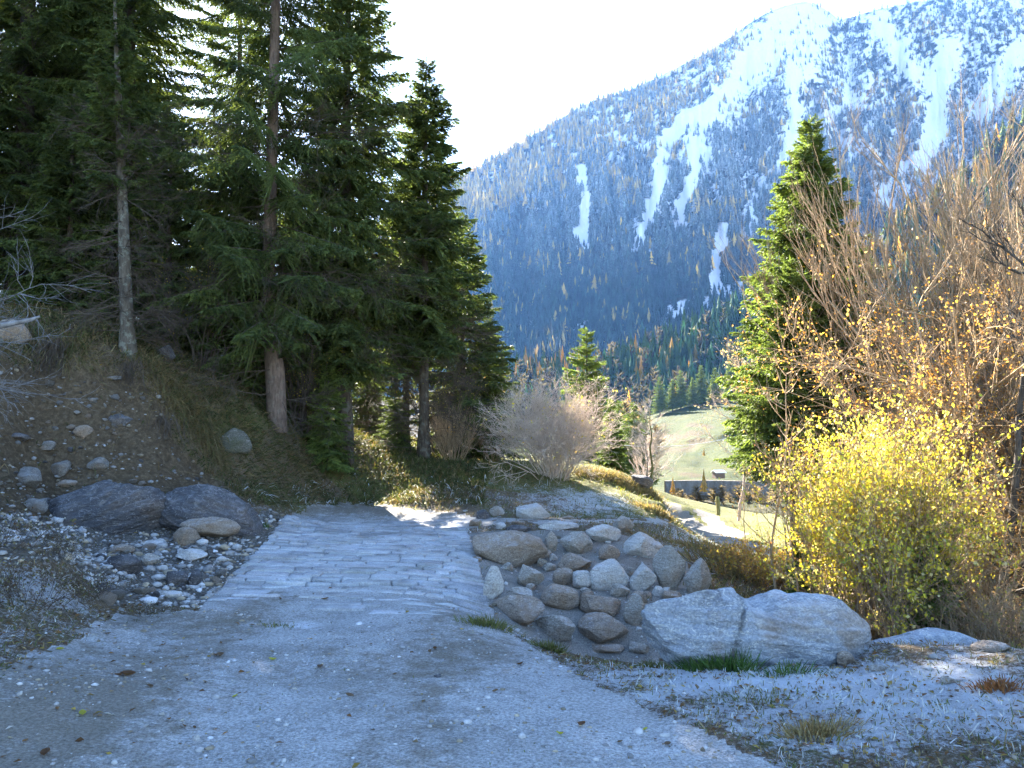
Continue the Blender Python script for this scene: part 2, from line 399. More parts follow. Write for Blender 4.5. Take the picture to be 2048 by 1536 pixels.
def road_mat():
    m = M('frosted gravel track', .92, .2); c = m.coord('Object'); a = m.attr(); s = m.n('ShaderNodeSeparateColor', i={0: a})
    n1 = m.noise(c, 1.4, 6, .65); n2 = m.noise(c, 55, 6, .75); v = m.vor(c, 90); v2 = m.vor(c, 38)
    k = m.ramp(n1, [(.3, (.27, .265, .25)), (.5, (.37, .365, .355)), (.72, (.46, .455, .445))])
    k = m.mix(.75, k, m.ramp(n2, [(.32, .1), (.5, .5), (.66, .9)]), 'OVERLAY')
    k = m.mix(m.ramp(v2, [(.08, .5), (.22, 0)]), k, (.12, .11, .10))
    k = m.mix(m.ramp(m.math('ADD', m.math('MULTIPLY', s.outputs[1], .30), m.noise(c, 5, 8, .85)), [(.54, 0), (.72, .8)]), k, m.ramp(n2, [(.3, (.085, .07, .05)), (.7, (.25, .21, .15))]))
    f = m.math('ADD', m.math('MULTIPLY', s.outputs[0], .4), m.math('MULTIPLY', m.noise(c, 12, 9, .8), .75))
    k = m.mix(m.ramp(f, [(.6, 0), (.78, .8)]), k, (.66, .68, .72))
    m.col(k); m.bump(m.math('ADD', n2, v), .8, .012); return m.m
def concrete_mat():
    m = M('rough grey mortar', .95, .15); c = m.coord('Object')
    n2 = m.noise(c, 70, 5, .75); k = m.ramp(m.noise(c, 3, 6), [(.3, (.18, .17, .15)), (.7, (.32, .30, .27))])
    k = m.mix(.7, k, m.ramp(n2, [(.35, .15), (.65, .85)]), 'OVERLAY')
    k = m.mix(m.ramp(m.noise(c, 6, 8, .75), [(.60, 0), (.75, .5)]), k, (.5, .52, .55))
    m.col(k); m.bump(n2, 1.0, .02); return m.m
def scree_mat():
    m = M('stony earth', .95, .15); c = m.coord('Object'); a = m.attr(); s = m.n('ShaderNodeSeparateColor', i={0: a})
    n2 = m.noise(c, 30, 7, .75); v = m.vor(c, 26, 'F1', 'Color'); vd = m.vor(c, 26)
    k = m.ramp(n2, [(.3, (.07, .062, .05)), (.7, (.22, .20, .17))])
    st = m.ramp(v, [(.2, (.18, .17, .16)), (.8, (.52, .50, .47))])
    k = m.mix(m.ramp(vd, [(.22, .8), (.38, 0)]), k, st)
    f = m.math('ADD', m.math('MULTIPLY', s.outputs[0], .4), m.math('MULTIPLY', m.noise(c, 12, 9, .8), .7))
    k = m.mix(m.ramp(f, [(.58, 0), (.75, .7)]), k, (.62, .65, .7))
    m.col(k); m.bump(m.math('SUBTRACT', n2, vd), 1.0, .04); return m.m
def scar_mat():
    m = M('dark bare earth', .97, .1); c = m.coord('Object')
    n2 = m.noise(c, 14, 8, .75); k = m.ramp(n2, [(.3, (.06, .042, .027)), (.5, (.125, .092, .058)), (.75, (.26, .20, .13))])
    m.col(k); m.bump(n2, 1.0, .08); return m.m
SOIL, ROADM, CONC, SCREEM, SCARM = soil_mat(), road_mat(), concrete_mat(), scree_mat(), scar_mat()
tag(sub(FT == 0, 'ground', SOIL), kind='structure')
tag(sub(FT == 1, 'road', ROADM), kind='structure')
tag(sub(FT == 3, 'gravel_bed', SCREEM), kind='structure')
tag(sub(FT == 4, 'earth_bank', SCARM), kind='structure')
EMB = empty('stone_embankment', tuple(hit(1150, 1180)))
tag(EMB, 'sloping grey mortar apron set with rounded stones, right of the stone-paved ford', 'embankment')
_o = sub(FT == 2, 'mortar_face', CONC); _o.parent = EMB; _o.matrix_parent_inverse = Matrix.Translation(-EMB.location)

# ---------------------------------------------------------------- paved ford
def paving():
    rg = np.random.default_rng(4)
    L = np.array([hit(u, v)[:2] for u, v in [(400,1214),(470,1150),(530,1090),(578,1034)]])
    Rr = np.array([hit(u, v)[:2] for u, v in [(992,1244),(956,1124),(940,1080),(926,1046)]])
    def edge(E, y): return np.interp(y, E[:, 1], E[:, 0])
    b = MB(); y = 7.15
    while y < 13.1:
        dy = rg.uniform(.07, .17); x1 = edge(Rr, y); x0 = edge(L, y) + (0 if y < 12.6 else (y - 12.6) * 1.5)
        x = x1
        while x > x0:
            wd = min(rg.uniform(.14, .60), x - x0 + .02)
            g = .004 + rg.uniform(0, .008) * (.5 + float(sstep(-2.0, 0, x)))
            if y < 8.7 and rg.random() < (8.7 - y) * .5: x -= wd; continue
            q = [(x - wd + g, y + g), (x - g, y + g), (x - g, y + dy - g), (x - wd + g, y + dy - g)]
            n = 6; t = np.linspace(0, 1, n); ring = []
            for k in range(4):
                ax, ay = q[k]; bx, by = q[(k + 1) % 4]
                for tt in t[:-1]: ring.append((ax + (bx - ax) * tt, ay + (by - ay) * tt))
            ring = np.array(ring)
            ring += (np.stack([fbm(ring[:, 0] * 9, ring[:, 1] * 9, 31), fbm(ring[:, 0] * 9, ring[:, 1] * 9, 47)], -1) - .5) * .06
            if x == x1: ring[:, 0] = np.minimum(ring[:, 0], x1 + .01)
            ce = ring.mean(0); z = hs(ring[:, 0], ring[:, 1]); zt = h0(ring[:, 0], ring[:, 1]) + .018
            lift = rg.uniform(-.007, .008); cov = vn(x * .9, y * .9, 77)
            if x < x0 + .8 or y > 12.3 or y < 8.8: lift -= rg.uniform(.002, .018)
            top = np.maximum(zt, z + .006) + lift
            N = len(ring); lo = np.column_stack([ring, z - .05]); mid = np.column_stack([ring, top - .007])
            inn = np.column_stack([ce + (ring - ce) * .94, top]); inn2 = np.column_stack([ce + (ring - ce) * .5, top + .002]); cc = np.array([[*ce, top.mean() + .003]])
            V = np.concatenate([lo, mid, inn, inn2, cc]); F = []
            for a in range(3):
                for k in range(N): F.append((a * N + k, a * N + (k + 1) % N, (a + 1) * N + (k + 1) % N, (a + 1) * N + k))
            T = [(3 * N + k, 3 * N + (k + 1) % N, 4 * N) for k in range(N)]
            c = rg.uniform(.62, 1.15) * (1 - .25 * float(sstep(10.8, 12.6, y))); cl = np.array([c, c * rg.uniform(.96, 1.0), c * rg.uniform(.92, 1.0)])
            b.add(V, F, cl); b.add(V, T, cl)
            x -= wd
        y += dy
    m = M('frosted paving slabs', .9, .2); c = m.coord('Object'); n2 = m.noise(c, 60, 6, .75)
    k = m.ramp(m.noise(c, 4, 7, .7), [(.3, (.29, .285, .28)), (.7, (.46, .46, .46))])
    k = m.mix(1.0, k, m.attr(), 'MULTIPLY')
    k = m.mix(m.ramp(m.noise(c, 1.6, 8, .75), [(.42, 0), (.68, .6)]), k, (.60, .62, .66))
    k = m.mix(.5, k, m.ramp(n2, [(.3, .15), (.7, .9)]), 'OVERLAY'); m.col(k); m.bump(n2, .7, .01)
    return tag(b.build('ford_paving', m.m), kind='structure')
paving()
# ---------------------------------------------------------------- far terrain: built as real surfaces at their own distances
def interp(u, pts): p = np.array(pts, float); return np.interp(u, p[:, 0], p[:, 1])
def surface(us, ts, fv, fy, relief=None):
    U, T = np.meshgrid(us, ts); Vv = fv(U, T); Y = fy(U, T)
    if relief is not None: Y = Y + relief(U, T)
    return U, T, Vv, P(U, Vv, Y)
def grid_faces(r, c, off=0):
    i = np.arange(r * c).reshape(r, c) + off
    return np.stack([i[:-1, :-1], i[:-1, 1:], i[1:, 1:], i[1:, :-1]], -1).reshape(-1, 4)

RIDGE = [(-900,900),(-300,800),(0,745),(400,620),(700,470),(880,375),(930,348),(1000,312),(1060,275),(1100,250),(1180,203),(1240,188),(1300,162),(1400,112),(1450,82),(1490,52),(1540,22),(1580,8),(1620,3),(1655,22),(1680,42),(1710,30),(1740,22),(1800,10),(1880,-6),(2048,-30),(2400,-10),(2900,200)]
BASE = 905
GULLY = [ # (u0,v0,...), half width: snow chutes without trees
 ([(1425,215),(1370,240),(1330,275),(1325,330),(1310,400),(1280,470)],11,1),([(1398,290),(1385,330),(1380,380),(1355,450)],11,1),
 ([(1590,150),(1590,210),(1585,290),(1555,340)],9,.9),([(1555,340),(1510,400),(1495,480)],12,.7),([(1445,460),(1432,520),(1428,570)],11,1),
 ([(1165,340),(1172,420),(1160,495)],9,1),([(1290,480),(1260,500)],8,.6),([(1545,90),(1500,170),(1460,250)],12,.6),([(1700,120),(1690,200),(1640,260)],10,.6),([(1480,160),(1430,220),(1395,250),(1400,330)],18,.8),
 ([(1900,100),(1880,160),(1872,260),(1840,330)],17,.95),([(1840,330),(1780,390)],24,.7),([(1760,40),(1800,110),(1850,160)],18,.7),([(2048,90),(2010,150),(1960,220)],18,.8),
 ([(1600,30),(1560,60),(1500,130)],34,.8),([(1640,30),(1620,90),(1590,160)],22,.7),
 ([(1160,620),(1163,660),(1140,700)],9,.6),([(1500,560),(1430,600),(1350,620),(1300,670)],12,.7),([(1420,600),(1380,640)],12,.5),([(1490,580),(1410,590)],10,.6),([(1540,540),(1480,590)],10,.6),
 ([(1010,340),(960,360)],8,.4),([(1740,240),(1700,330),(1660,400)],10,.4),([(1180,250),(1230,270),(1300,300)],10,.35)]
def segd(u, v, pts):
    d = np.full(np.shape(u), 1e9)
    for (a, b), (c, e) in zip(pts[:-1], pts[1:]):
        t = np.clip(((u - a) * (c - a) + (v - b) * (e - b)) / ((c - a) ** 2 + (e - b) ** 2), 0, 1)
        d = np.minimum(d, np.hypot(u - a - t * (c - a), v - b - t * (e - b)))
    return d
def gully(u, v):
    w = 26 * (fbm(u / 20, v / 20, 61) - .5) + 22 * (fbm(u / 6, v / 6, 62, 3) - .5); g = np.zeros(np.shape(u))
    for pts, hw, a in GULLY: g = np.maximum(g, a * (1 - sstep(hw * .7, hw * 2.3, segd(u + w, v, pts))))
    return g
def mt_fv(U, T): r = interp(U, RIDGE); return BASE + (r - BASE) * T
def mt_fy(U, T):
    y0 = 560; y1 = interp(U, [(-900, 1500), (900, 1500), (1300, 1650), (1620, 1800), (1700, 2000), (2900, 2100)])
    return y0 + (y1 - y0) * T ** .95
def mt_rel(U, T):
    w = np.sin(np.clip(T, 0, 1) * math.pi)
    k = fbm(U / 130 + T * .9, T * 1.6, 41, 5) - .5
    rib = np.abs(fbm(U / 60 + T * 1.4, T * .9, 53, 4) - .5) * 2
    return w * (380 * k - 190 * rib + 40) * (.4 + T) + 12 * (fbm(U / 9, T * 60, 57, 3) - .5) * w
us = np.arange(-500, 2500, 5.0); ts = np.linspace(0, 1, 260)
MU, MT, MV, MP = surface(us, ts, mt_fv, mt_fy, mt_rel)
# far side of the ridge, falling away
back = MP[-1].copy(); rows = [MP]
for k in range(1, 5): b2 = back.copy(); b2[:, 1] += 120 * k; b2[:, 0] *= (b2[:, 1] / back[:, 1]); b2[:, 2] = np.maximum(back[:, 2] - 130 * k, -35); rows.append(b2[None])
MP2 = np.concatenate(rows)
def mt_chan(U, Vv, T, Pz):
    n = fbm(U / 26, Vv / 20, 71, 5); n2 = fbm(U / 7, Vv / 7, 73, 3)
    s = sstep(610, 300, Vv + 170 * (n - .5)) * (.52 + 1.3 * (n2 - .5)) 
    s = np.maximum(s * np.where(U < 1130, .72, 1), gully(U, Vv))
    s = np.maximum(s, .75 * sstep(.62, .8, n) * sstep(640, 480, Vv))
    return np.clip(s, 0, 1)
ms = mt_chan(MU, MV, MT, None); ms2 = np.concatenate([ms] + [ms[-1:]] * 4)
b = MB(); b.add(MP2.reshape(-1, 3), grid_faces(*MP2.shape[:2]), np.repeat(ms2.reshape(-1, 1), 3, 1))
def mountain_mat():
    m = M('snowy mountainside', .95, .1); c = m.coord('Object'); a = m.attr()
    n = m.noise(c, .03, 8, .75); n2 = m.noise(c, .12, 6, .75)
    k = m.ramp(n2, [(.35, (.03, .03, .024)), (.6, (.075, .065, .05)), (.75, (.13, .11, .08))])
    f = m.math('ADD', m.math('MULTIPLY', a, .95), m.math('MULTIPLY', m.math('SUBTRACT', n2, .5), .9))
    k = m.mix(m.ramp(f, [(.36, 0), (.56, 1)]), k, (.90, .86, .87))
    m.col(k); m.bump(n, 1.0, 6); return m.m
tag(b.build('mountain', mountain_mat()), kind='structure')

# wooded spur and right-hand hillside in front of the mountain, meadows
SPUR = [(700,800),(900,760),(1000,742),(1100,745),(1200,735),(1290,700),(1350,668),(1420,630),(1490,600),(1560,575),(1700,520),(1800,420),(1900,360),(1960,300),(2010,250),(2060,215),(2200,150),(2500,60)]
def sp_fv(U, T): return 880 + (interp(U, SPUR) + 14 - 880) * T
def sp_fy(U, T): return 395 + T * interp(U, [(700, 120), (1200, 120), (1500, 190), (1800, 260), (2100, 330), (2500, 420)])
SU, ST, SV, SPp = surface(np.arange(640, 2500, 8.0), np.linspace(0, 1, 90), sp_fv, sp_fy, lambda U, T: 40 * (fbm(U / 90, T * 4, 91, 4) - .5) * np.sin(T * math.pi))
bk = SPp[-1].copy(); rw = [SPp]
for k in range(1, 4): q = bk.copy(); q[:, 1] += 60 * k; q[:, 2] -= 26 * k; rw.append(q[None])
SPq = np.concatenate(rw); b = MB()
sn = np.clip(sstep(.52, .7, fbm(SU / 30, SV / 16, 99, 4)) * .35 * (SV < 720) , 0, 1); sn = np.concatenate([sn] + [sn[-1:]] * 3)
b.add(SPq.reshape(-1, 3), grid_faces(*SPq.shape[:2]), np.repeat(sn.reshape(-1, 1), 3, 1))
tag(b.build('wooded_hillside', bpy.data.materials['snowy mountainside']), kind='structure')

MEADTOP = [(-200,900),(600,905),(1100,880),(1240,850),(1330,822),(1400,800),(1460,785),(1560,775),(1700,790),(1900,800),(2050,785),(2600,760)]
def md_fv(U, T): return 985 + (interp(U, MEADTOP) - 985) * np.clip(T, 0, 1)
def md_fy(U, T): return 130 + 250 * T ** 1.1 + 0 * U
def md_rel(U, T): q = T * 5 + 1.6 * fbm(U / 160, T * 2, 15, 3); return 4 * (1 + np.sin(q % 1 * 2 * math.pi)) * np.sin(T * math.pi) + 60 * (fbm(U / 110, T * 3, 12, 3) - .5) * np.sin(T * math.pi) + 26 * np.exp(-((U - 1330 - (T - .5) * -160) / 60) ** 2) * np.exp(-((T - .55) / .16) ** 2)
DU, DT, DV, DP = surface(np.arange(-200, 2600, 7.0), np.linspace(0, 1, 110), md_fv, md_fy, md_rel)
# valley floor running from under the near edge to the meadows, and on below the woods
fr = DP[0].copy(); rows = []
for yy in (60, 75, 95, 112): q = fr.copy(); s = yy / fr[:, 1]; q[:, 0] *= s; q[:, 1] = yy; q[:, 2] = -9.5 - (yy - 60) * .02; rows.append(q[None])
tl = DP[-1].copy(); rows2 = []
for k in (1, 2, 3): q = tl.copy(); q[:, 1] += 60 * k; q[:, 0] *= q[:, 1] / tl[:, 1]; q[:, 2] -= 4 * k; rows2.append(q[None])
DQ = np.concatenate(rows + [DP] + rows2); b = MB()
brn = np.clip(np.exp(-((DU - 1345) / 75) ** 2 - ((DV - 880) / 26) ** 2) * 1.5 * sstep(.35, .6, fbm(DU / 22, DV / 9, 44)) + .9 * sstep(.6, .75, fbm(DU / 60, DV / 14, 45)), 0, 1)
brn = np.concatenate([np.full((4, brn.shape[1]), .6), brn, np.full((3, brn.shape[1]), .9)])
b.add(DQ.reshape(-1, 3), grid_faces(*DQ.shape[:2]), np.repeat(brn.reshape(-1, 1), 3, 1))
m = M('alpine meadow', .95, .1); c = m.coord('Object')
k = m.ramp(m.noise(c, .08, 7, .7), [(.3, (.022, .036, .009)), (.5, (.042, .052, .014)), (.7, (.066, .062, .024))]); k = m.mix(m.ramp(m.attr(), [(.2, 0), (.8, .85)]), k, m.ramp(m.noise(c, .5, 6, .7), [(.3, (.03, .02, .012)), (.7, (.085, .062, .034))]))
m.col(k); m.bump(m.noise(c, .35, 8, .7), 1.0, 1.6)
tag(b.build('meadow', m.m), kind='structure')
# wide land below everything, out to the horizon
b = MB(); xs = np.linspace(-1650, 2850, 25); X, Yg = np.meshgrid(xs, np.linspace(-400, 2850, 21)); b.add(np.stack([X, Yg, -40 + 0 * X], -1).reshape(-1, 3), grid_faces(*X.shape), (.6, .6, .6))
tag(b.build('terrain', m.m), kind='structure')

# ---------------------------------------------------------------- far trees
def conifer_lo(rg, tiers=4, seg=6, w=.19, jag=.35):
    V = []; F = []
    for k in range(tiers):
        z0 = .06 + .9 * k / tiers * .92; z1 = min(1.0, z0 + 1.65 / tiers * .62 + .05) if k < tiers - 1 else 1.0
        r = w * (1 - k / tiers) ** .85 * rg.uniform(.85, 1.12); o = len(V); V.append((0, 0, z1))
        a0 = rg.uniform(0, 6.28)
        for s in range(seg * 2):
            rr = r * (1 if s % 2 == 0 else 1 - jag) * rg.uniform(.8, 1.15); a = a0 + math.pi * s / seg
            V.append((rr * math.cos(a), rr * math.sin(a), z0 - (.03 if s % 2 == 0 else 0) + rg.uniform(-.012, .012)))
        for s in range(seg * 2): F.append((o, o + 1 + s, o + 1 + (s + 1) % (seg * 2)))
    o = len(V)
    for zz, r in ((0, .018), (.2, .014)):
        for s in range(3): V.append((r * math.cos(s * 2.1), r * math.sin(s * 2.1), zz))
    for s in range(3): F += [(o + s, o + (s + 1) % 3, o + 3 + (s + 1) % 3), (o + s, o + 3 + (s + 1) % 3, o + 3 + s)]
    return np.array(V), np.array(F)
def bare_lo(rg, n=16):
    """leafless or thin-crowned tree: trunk with many upward slivers"""
    V = []; F = []
    def sl(a, b_, r):
        o = len(V); d = b_ - a; s = np.cross(d, rg.normal(size=3)); s = s / (np.linalg.norm(s) + 1e-9) * r
        V.extend([a - s, a + s, b_]); F.append((o, o + 1, o + 2))
    sl(np.zeros(3), np.array([0, 0, 1.0]), .02)
    for k in range(n):
        z = rg.uniform(.2, .9); a = rg.uniform(0, 6.28); L = .26 * (1.1 - z) + .06
        st = np.array([0, 0, z]); sl(st, st + np.array([L * math.cos(a), L * math.sin(a), L * rg.uniform(.2, 1.1)]), .03)
    return np.array(V, float), np.array(F)
def tree_mat(name, snowy=1.0):
    m = M(name, .9, .15); a = m.n('ShaderNodeAttribute', attribute_name='Col'); c = m.coord('Object')
    sn = m.n('ShaderNodeAttribute', attribute_name='Snow').outputs['Fac']
    k = m.mix(.6, a.outputs['Color'], m.ramp(m.noise(c, .9, 4, .8), [(.3, .2), (.7, .8)]), 'OVERLAY')
    f = m.math('MULTIPLY', sn, m.ramp(m.noise(c, .7, 4, .8), [(.42, 0), (.6, 1)]))
    m.leafy(m.mix(f, k, (.75, .78, .82)), snowy, (1.1, 1.1, .6)); return m.m
TREEM = tree_mat('far tree foliage', .45); TREEM2 = tree_mat('high forest foliage', .12)

def scatter(pts, heights, kinds, cols, snow, name, seed, mat=None):
    rg = np.random.default_rng(seed); protos = [conifer_lo(rg, t, 5, w) for t, w in ((3, .27), (4, .24), (4, .29), (5, .21))] + [bare_lo(rg) for _ in range(3)]
    b = MB(); sn = []
    for k, (pv, pf) in enumerate(protos):
        sel = np.nonzero(kinds == k)[0]
        if not len(sel): continue
        a = rg.uniform(0, 6.28, len(sel)); c, s = np.cos(a), np.sin(a)
        x = pv[None, :, 0] * c[:, None] - pv[None, :, 1] * s[:, None]; y = pv[None, :, 0] * s[:, None] + pv[None, :, 1] * c[:, None]
        V = np.stack([x, y, np.broadcast_to(pv[None, :, 2], x.shape)], -1) * heights[sel][:, None, None] + pts[sel][:, None, :]
        F = pf[None] + (np.arange(len(sel)) * len(pv))[:, None, None]
        C = np.repeat(cols[sel][:, None, :], len(pv), 1); b.add(V.reshape(-1, 3), F.reshape(-1, 3), C.reshape(-1, 3))
        sn.append(np.repeat(snow[sel], len(pv)))
    o = b.build(name, mat or TREEM, smooth=False); at = o.data.attributes.new('Snow', 'FLOAT', 'POINT'); at.data.foreach_set('value', np.concatenate(sn).astype(np.float32))
    return o
def pick(rg, n, larch, bare):
    k = rg.integers(0, 4, n); t = rg.random(n); cols = np.zeros((n, 3)); g = rg.lognormal(-.05, .42, n)
    cols[:] = np.array([0.013, .029, .019]) * g[:, None]
    isL = t < larch; lc = np.where(rg.random(n)[:, None] < .5, [[.50, .31, .07]], [[.33, .23, .07]])
    cols[isL] = (lc * g[:, None])[isL]
    isB = (~isL) & (t > 1 - bare); k[isB] = 4 + rg.integers(0, 3, isB.sum()); cols[isB] = (np.array([.085, .08, .07]) * g[:, None])[isB]
    return k, cols
def mountain_forest():
    rg = np.random.default_rng(8); n = 190000
    U = rg.uniform(-300, 2500, n); T = rg.uniform(0, 1, n) ** 1.0; Vv = mt_fv(U, T)
    i = np.clip(np.round((U + 500) / 5).astype(int), 0, len(us) - 1); j = np.clip(np.round(T * 259).astype(int), 0, 259)
    du = rg.uniform(-2.5, 2.5, n)
    pts = MP[j, i].copy(); pts[:, 0] += du / 1600 * pts[:, 1]
    g = gully(U, Vv); n1 = fbm(U / 34, Vv / 30, 81, 4); n2 = fbm(U / 9, Vv / 11, 82, 3)
    dens = 1.0 - 1.15 * g
    hi = sstep(420, 120, Vv)
    dens = dens * np.where(U > 1130, 1 - .50 * hi, 1 - .1 * hi) * (.16 + 1.4 * sstep(.41, .55, n1 * .5 + n2 * .5))
    vis = (Vv < 900) & ((U > 850) | (rg.random(n) < .3))
    keep = (rg.random(n) < dens) & vis & (T > .02); 
    U, T, Vv, pts = U[keep], T[keep], Vv[keep], pts[keep]; n = len(U)
    lar = .03 + .5 * sstep(.56, .68, fbm(U / 45, Vv / 38, 83, 3)) * (1 - .75 * sstep(430, 560, Vv)) + .75 * np.exp(-((Vv - interp(U, RIDGE) - 50) / 60) ** 2) * (U < 1500)
    k = np.zeros(n, int); cols = np.zeros((n, 3)); k0, c0 = pick(rg, n, 0, 0); k1, c1 = pick(rg, n, 1, 0); k2, c2 = pick(rg, n, 0, 1)
    t = rg.random(n); bare = .12 + .35 * hi[keep] + .4 * np.exp(-((U - 1060) / 70) ** 2 - ((Vv - 440) / 50) ** 2)
    L = t < lar; B = (~L) & (rg.random(n) < bare); k = np.where(B, k2, np.where(L, k1, k0)); cols = np.where(B[:, None], c2, np.where(L[:, None], c1, c0))
    hh = rg.uniform(9, 24, n) * np.where(B, .75, 1) * (1 - .3 * hi[keep])
    snow = np.clip(sstep(640, 300, Vv) * 1.0 + .05, 0, 1) * rg.uniform(.3, 1, n) * np.where(L, .4, 1)
    pts[:, 2] -= 1.0
    tag(scatter(pts, hh, k, cols, snow, 'mountain_forest', 3, TREEM2), 'dense conifer and larch forest dusted with snow all over the mountainside', 'forest', kind='stuff')
    print('mountain trees', n)
mountain_forest()

def spur_trees():
    rg = np.random.default_rng(18); n = 5200
    U = rg.uniform(880, 2350, n); T = rg.uniform(0, 1, n); Vv = sp_fv(U, T)
    i = np.clip(np.round((U - 640) / 8).astype(int), 0, SPp.shape[1] - 1); j = np.clip(np.round(T * 89).astype(int), 0, 89)
    pts = SPp[j, i].copy(); pts[:, 0] += rg.uniform(-1.2, 1.2, n); pts[:, 2] -= .6
    keep = ~((segd(U, Vv, [(1290, 690), (1350, 676)]) < 8)); U, T, Vv, pts = U[keep], T[keep], Vv[keep], pts[keep]; n = len(U)
    right = U > 1700
    k, cols = pick(rg, n, .04, .10)
    kr, cr = pick(rg, n, .22, .05); k = np.where(right, kr, k); cols = np.where(right[:, None], cr, cols)
    lo = np.where((U < 1200) & (U > 1000) & (rg.random(n) < .22) & (Vv < 800))[0]; cols[lo] = np.array([.42, .25, .05]) * rg.uniform(.7, 1.2, (len(lo), 1)); k[lo] = rg.integers(0, 4, len(lo))
    low = (Vv > 800) & (rg.random(n) < .5); k[low] = 4 + rg.integers(0, 3, low.sum()); cols[low] = np.array([.05, .042, .035])
    gs = (cols[:, 1] > cols[:, 0]); cols = cols * np.where(gs[:, None], [[3.9, 3.4, 2.4]], [[1.0, 1.05, 1.1]]); cols[right & gs] *= [1.7, 1.15, .9]; hh = rg.uniform(11, 23, n)  # greens multiplied up: the sunlit look of the spur is in the colour
    # the ones that show largest in the photo stand as trees of their own
    size = hh / pts[:, 1] * FPX; infr = (U > 1000) & (U < 1500) & (Vv < 860)
    order = np.argsort(-(size + 40 * T) * infr)[:230]; solo = np.zeros(n, bool); solo[order] = infr[order]
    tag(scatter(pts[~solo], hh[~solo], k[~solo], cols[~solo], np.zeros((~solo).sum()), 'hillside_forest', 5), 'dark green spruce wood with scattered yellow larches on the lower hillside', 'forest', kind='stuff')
    pr = {}
    for q in range(6):
        v, f = (conifer_lo(rg, 7, 8, .17, .4) if q < 4 else bare_lo(rg, 60))
        for nm, c in (('spruce', (.07, .115, .042)), ('larch', (.42, .25, .05)), ('bare', (.08, .065, .05))):  # spruce green lightened too, standing in for sun on the crowns
            bb = MB(); bb.add(v, f, c); me = bb.mesh('hillside_' + nm, TREEM, False); me.attributes.new('Snow', 'FLOAT', 'POINT'); pr[(q, nm)] = me
    for a in np.nonzero(solo)[0]:
        nm = 'bare' if k[a] > 3 else ('larch' if cols[a][0] > .2 else 'spruce')
        q = int(k[a]) if k[a] < 4 else 4 + int(k[a]) % 2
        full = {'spruce': 'spruce_tree', 'larch': 'larch_tree', 'bare': 'bare_tree'}[nm]
        o = link(full, pr[(q, nm)], None, tuple(pts[a])); o.scale = (hh[a],) * 3; o.rotation_euler = (0, 0, rg.uniform(0, 6.28))
        wh = ('far left' if U[a] < 1100 else 'left of the middle' if U[a] < 1220 else 'right of the middle' if U[a] < 1350 else 'at the right end') + ' of the lower wood ' + ('by its upper edge' if T[a] > .8 else 'halfway up' if T[a] > .4 else 'near its foot')
        tag(o, ('tall ' if hh[a] > 18 else 'short ' if hh[a] < 14 else '') + {'spruce': 'dark green spruce ', 'larch': 'golden larch ', 'bare': 'leafless tree '}[nm] + wh,
            'tree', {'spruce': 'spruces on the lower hillside', 'larch': 'larches on the lower hillside', 'bare': 'leafless trees on the lower hillside'}[nm])
spur_trees()
# ---------------------------------------------------------------- plant builders
def norm(a): return a / (np.linalg.norm(a, axis=-1, keepdims=True) + 1e-9)
def tubes(b, pts, rad, sides=3, col=(1, 1, 1), mi=0):
    """pts (n, k, 3), rad (n, k): n tubes of k rings"""
    pts = np.asarray(pts, float); rad = np.asarray(rad, float); n, k, _ = pts.shape
    d = np.gradient(pts, axis=1); d = norm(d); ref = np.where(np.abs(d[..., 2:3]) > .9, [1., 0, 0], [0, 0, 1.])
    u = norm(np.cross(d, ref)); w = np.cross(d, u); a = np.arange(sides) * 2 * math.pi / sides
    R = u[:, :, None] * np.cos(a)[None, None, :, None] + w[:, :, None] * np.sin(a)[None, None, :, None]
    V = pts[:, :, None] + R * rad[:, :, None, None]
    i = np.arange(n * k * sides).reshape(n, k, sides); j = np.roll(i, -1, 2)
    F = np.stack([i[:, :-1], j[:, :-1], j[:, 1:], i[:, 1:]], -1).reshape(-1, 4)
    b.add(V.reshape(-1, 3), F, col, mi)

def blades(b, p, d, L, w, rg, col, mi=0):
    """rhombus blades: bases p, unit directions d"""
    n = len(p); s = norm(np.cross(d, rg.normal(size=(n, 3)))); L = np.asarray(L).reshape(-1, 1); w = np.asarray(w).reshape(-1, 1)
    m = p + d * L * .45; V = np.stack([p, m + s * w * .5, p + d * L, m - s * w * .5], 1)
    F = np.arange(n * 4).reshape(n, 4); C = np.repeat(col, 4, 0) if np.ndim(col) == 2 else col
    b.add(V.reshape(-1, 3), F, C, mi)

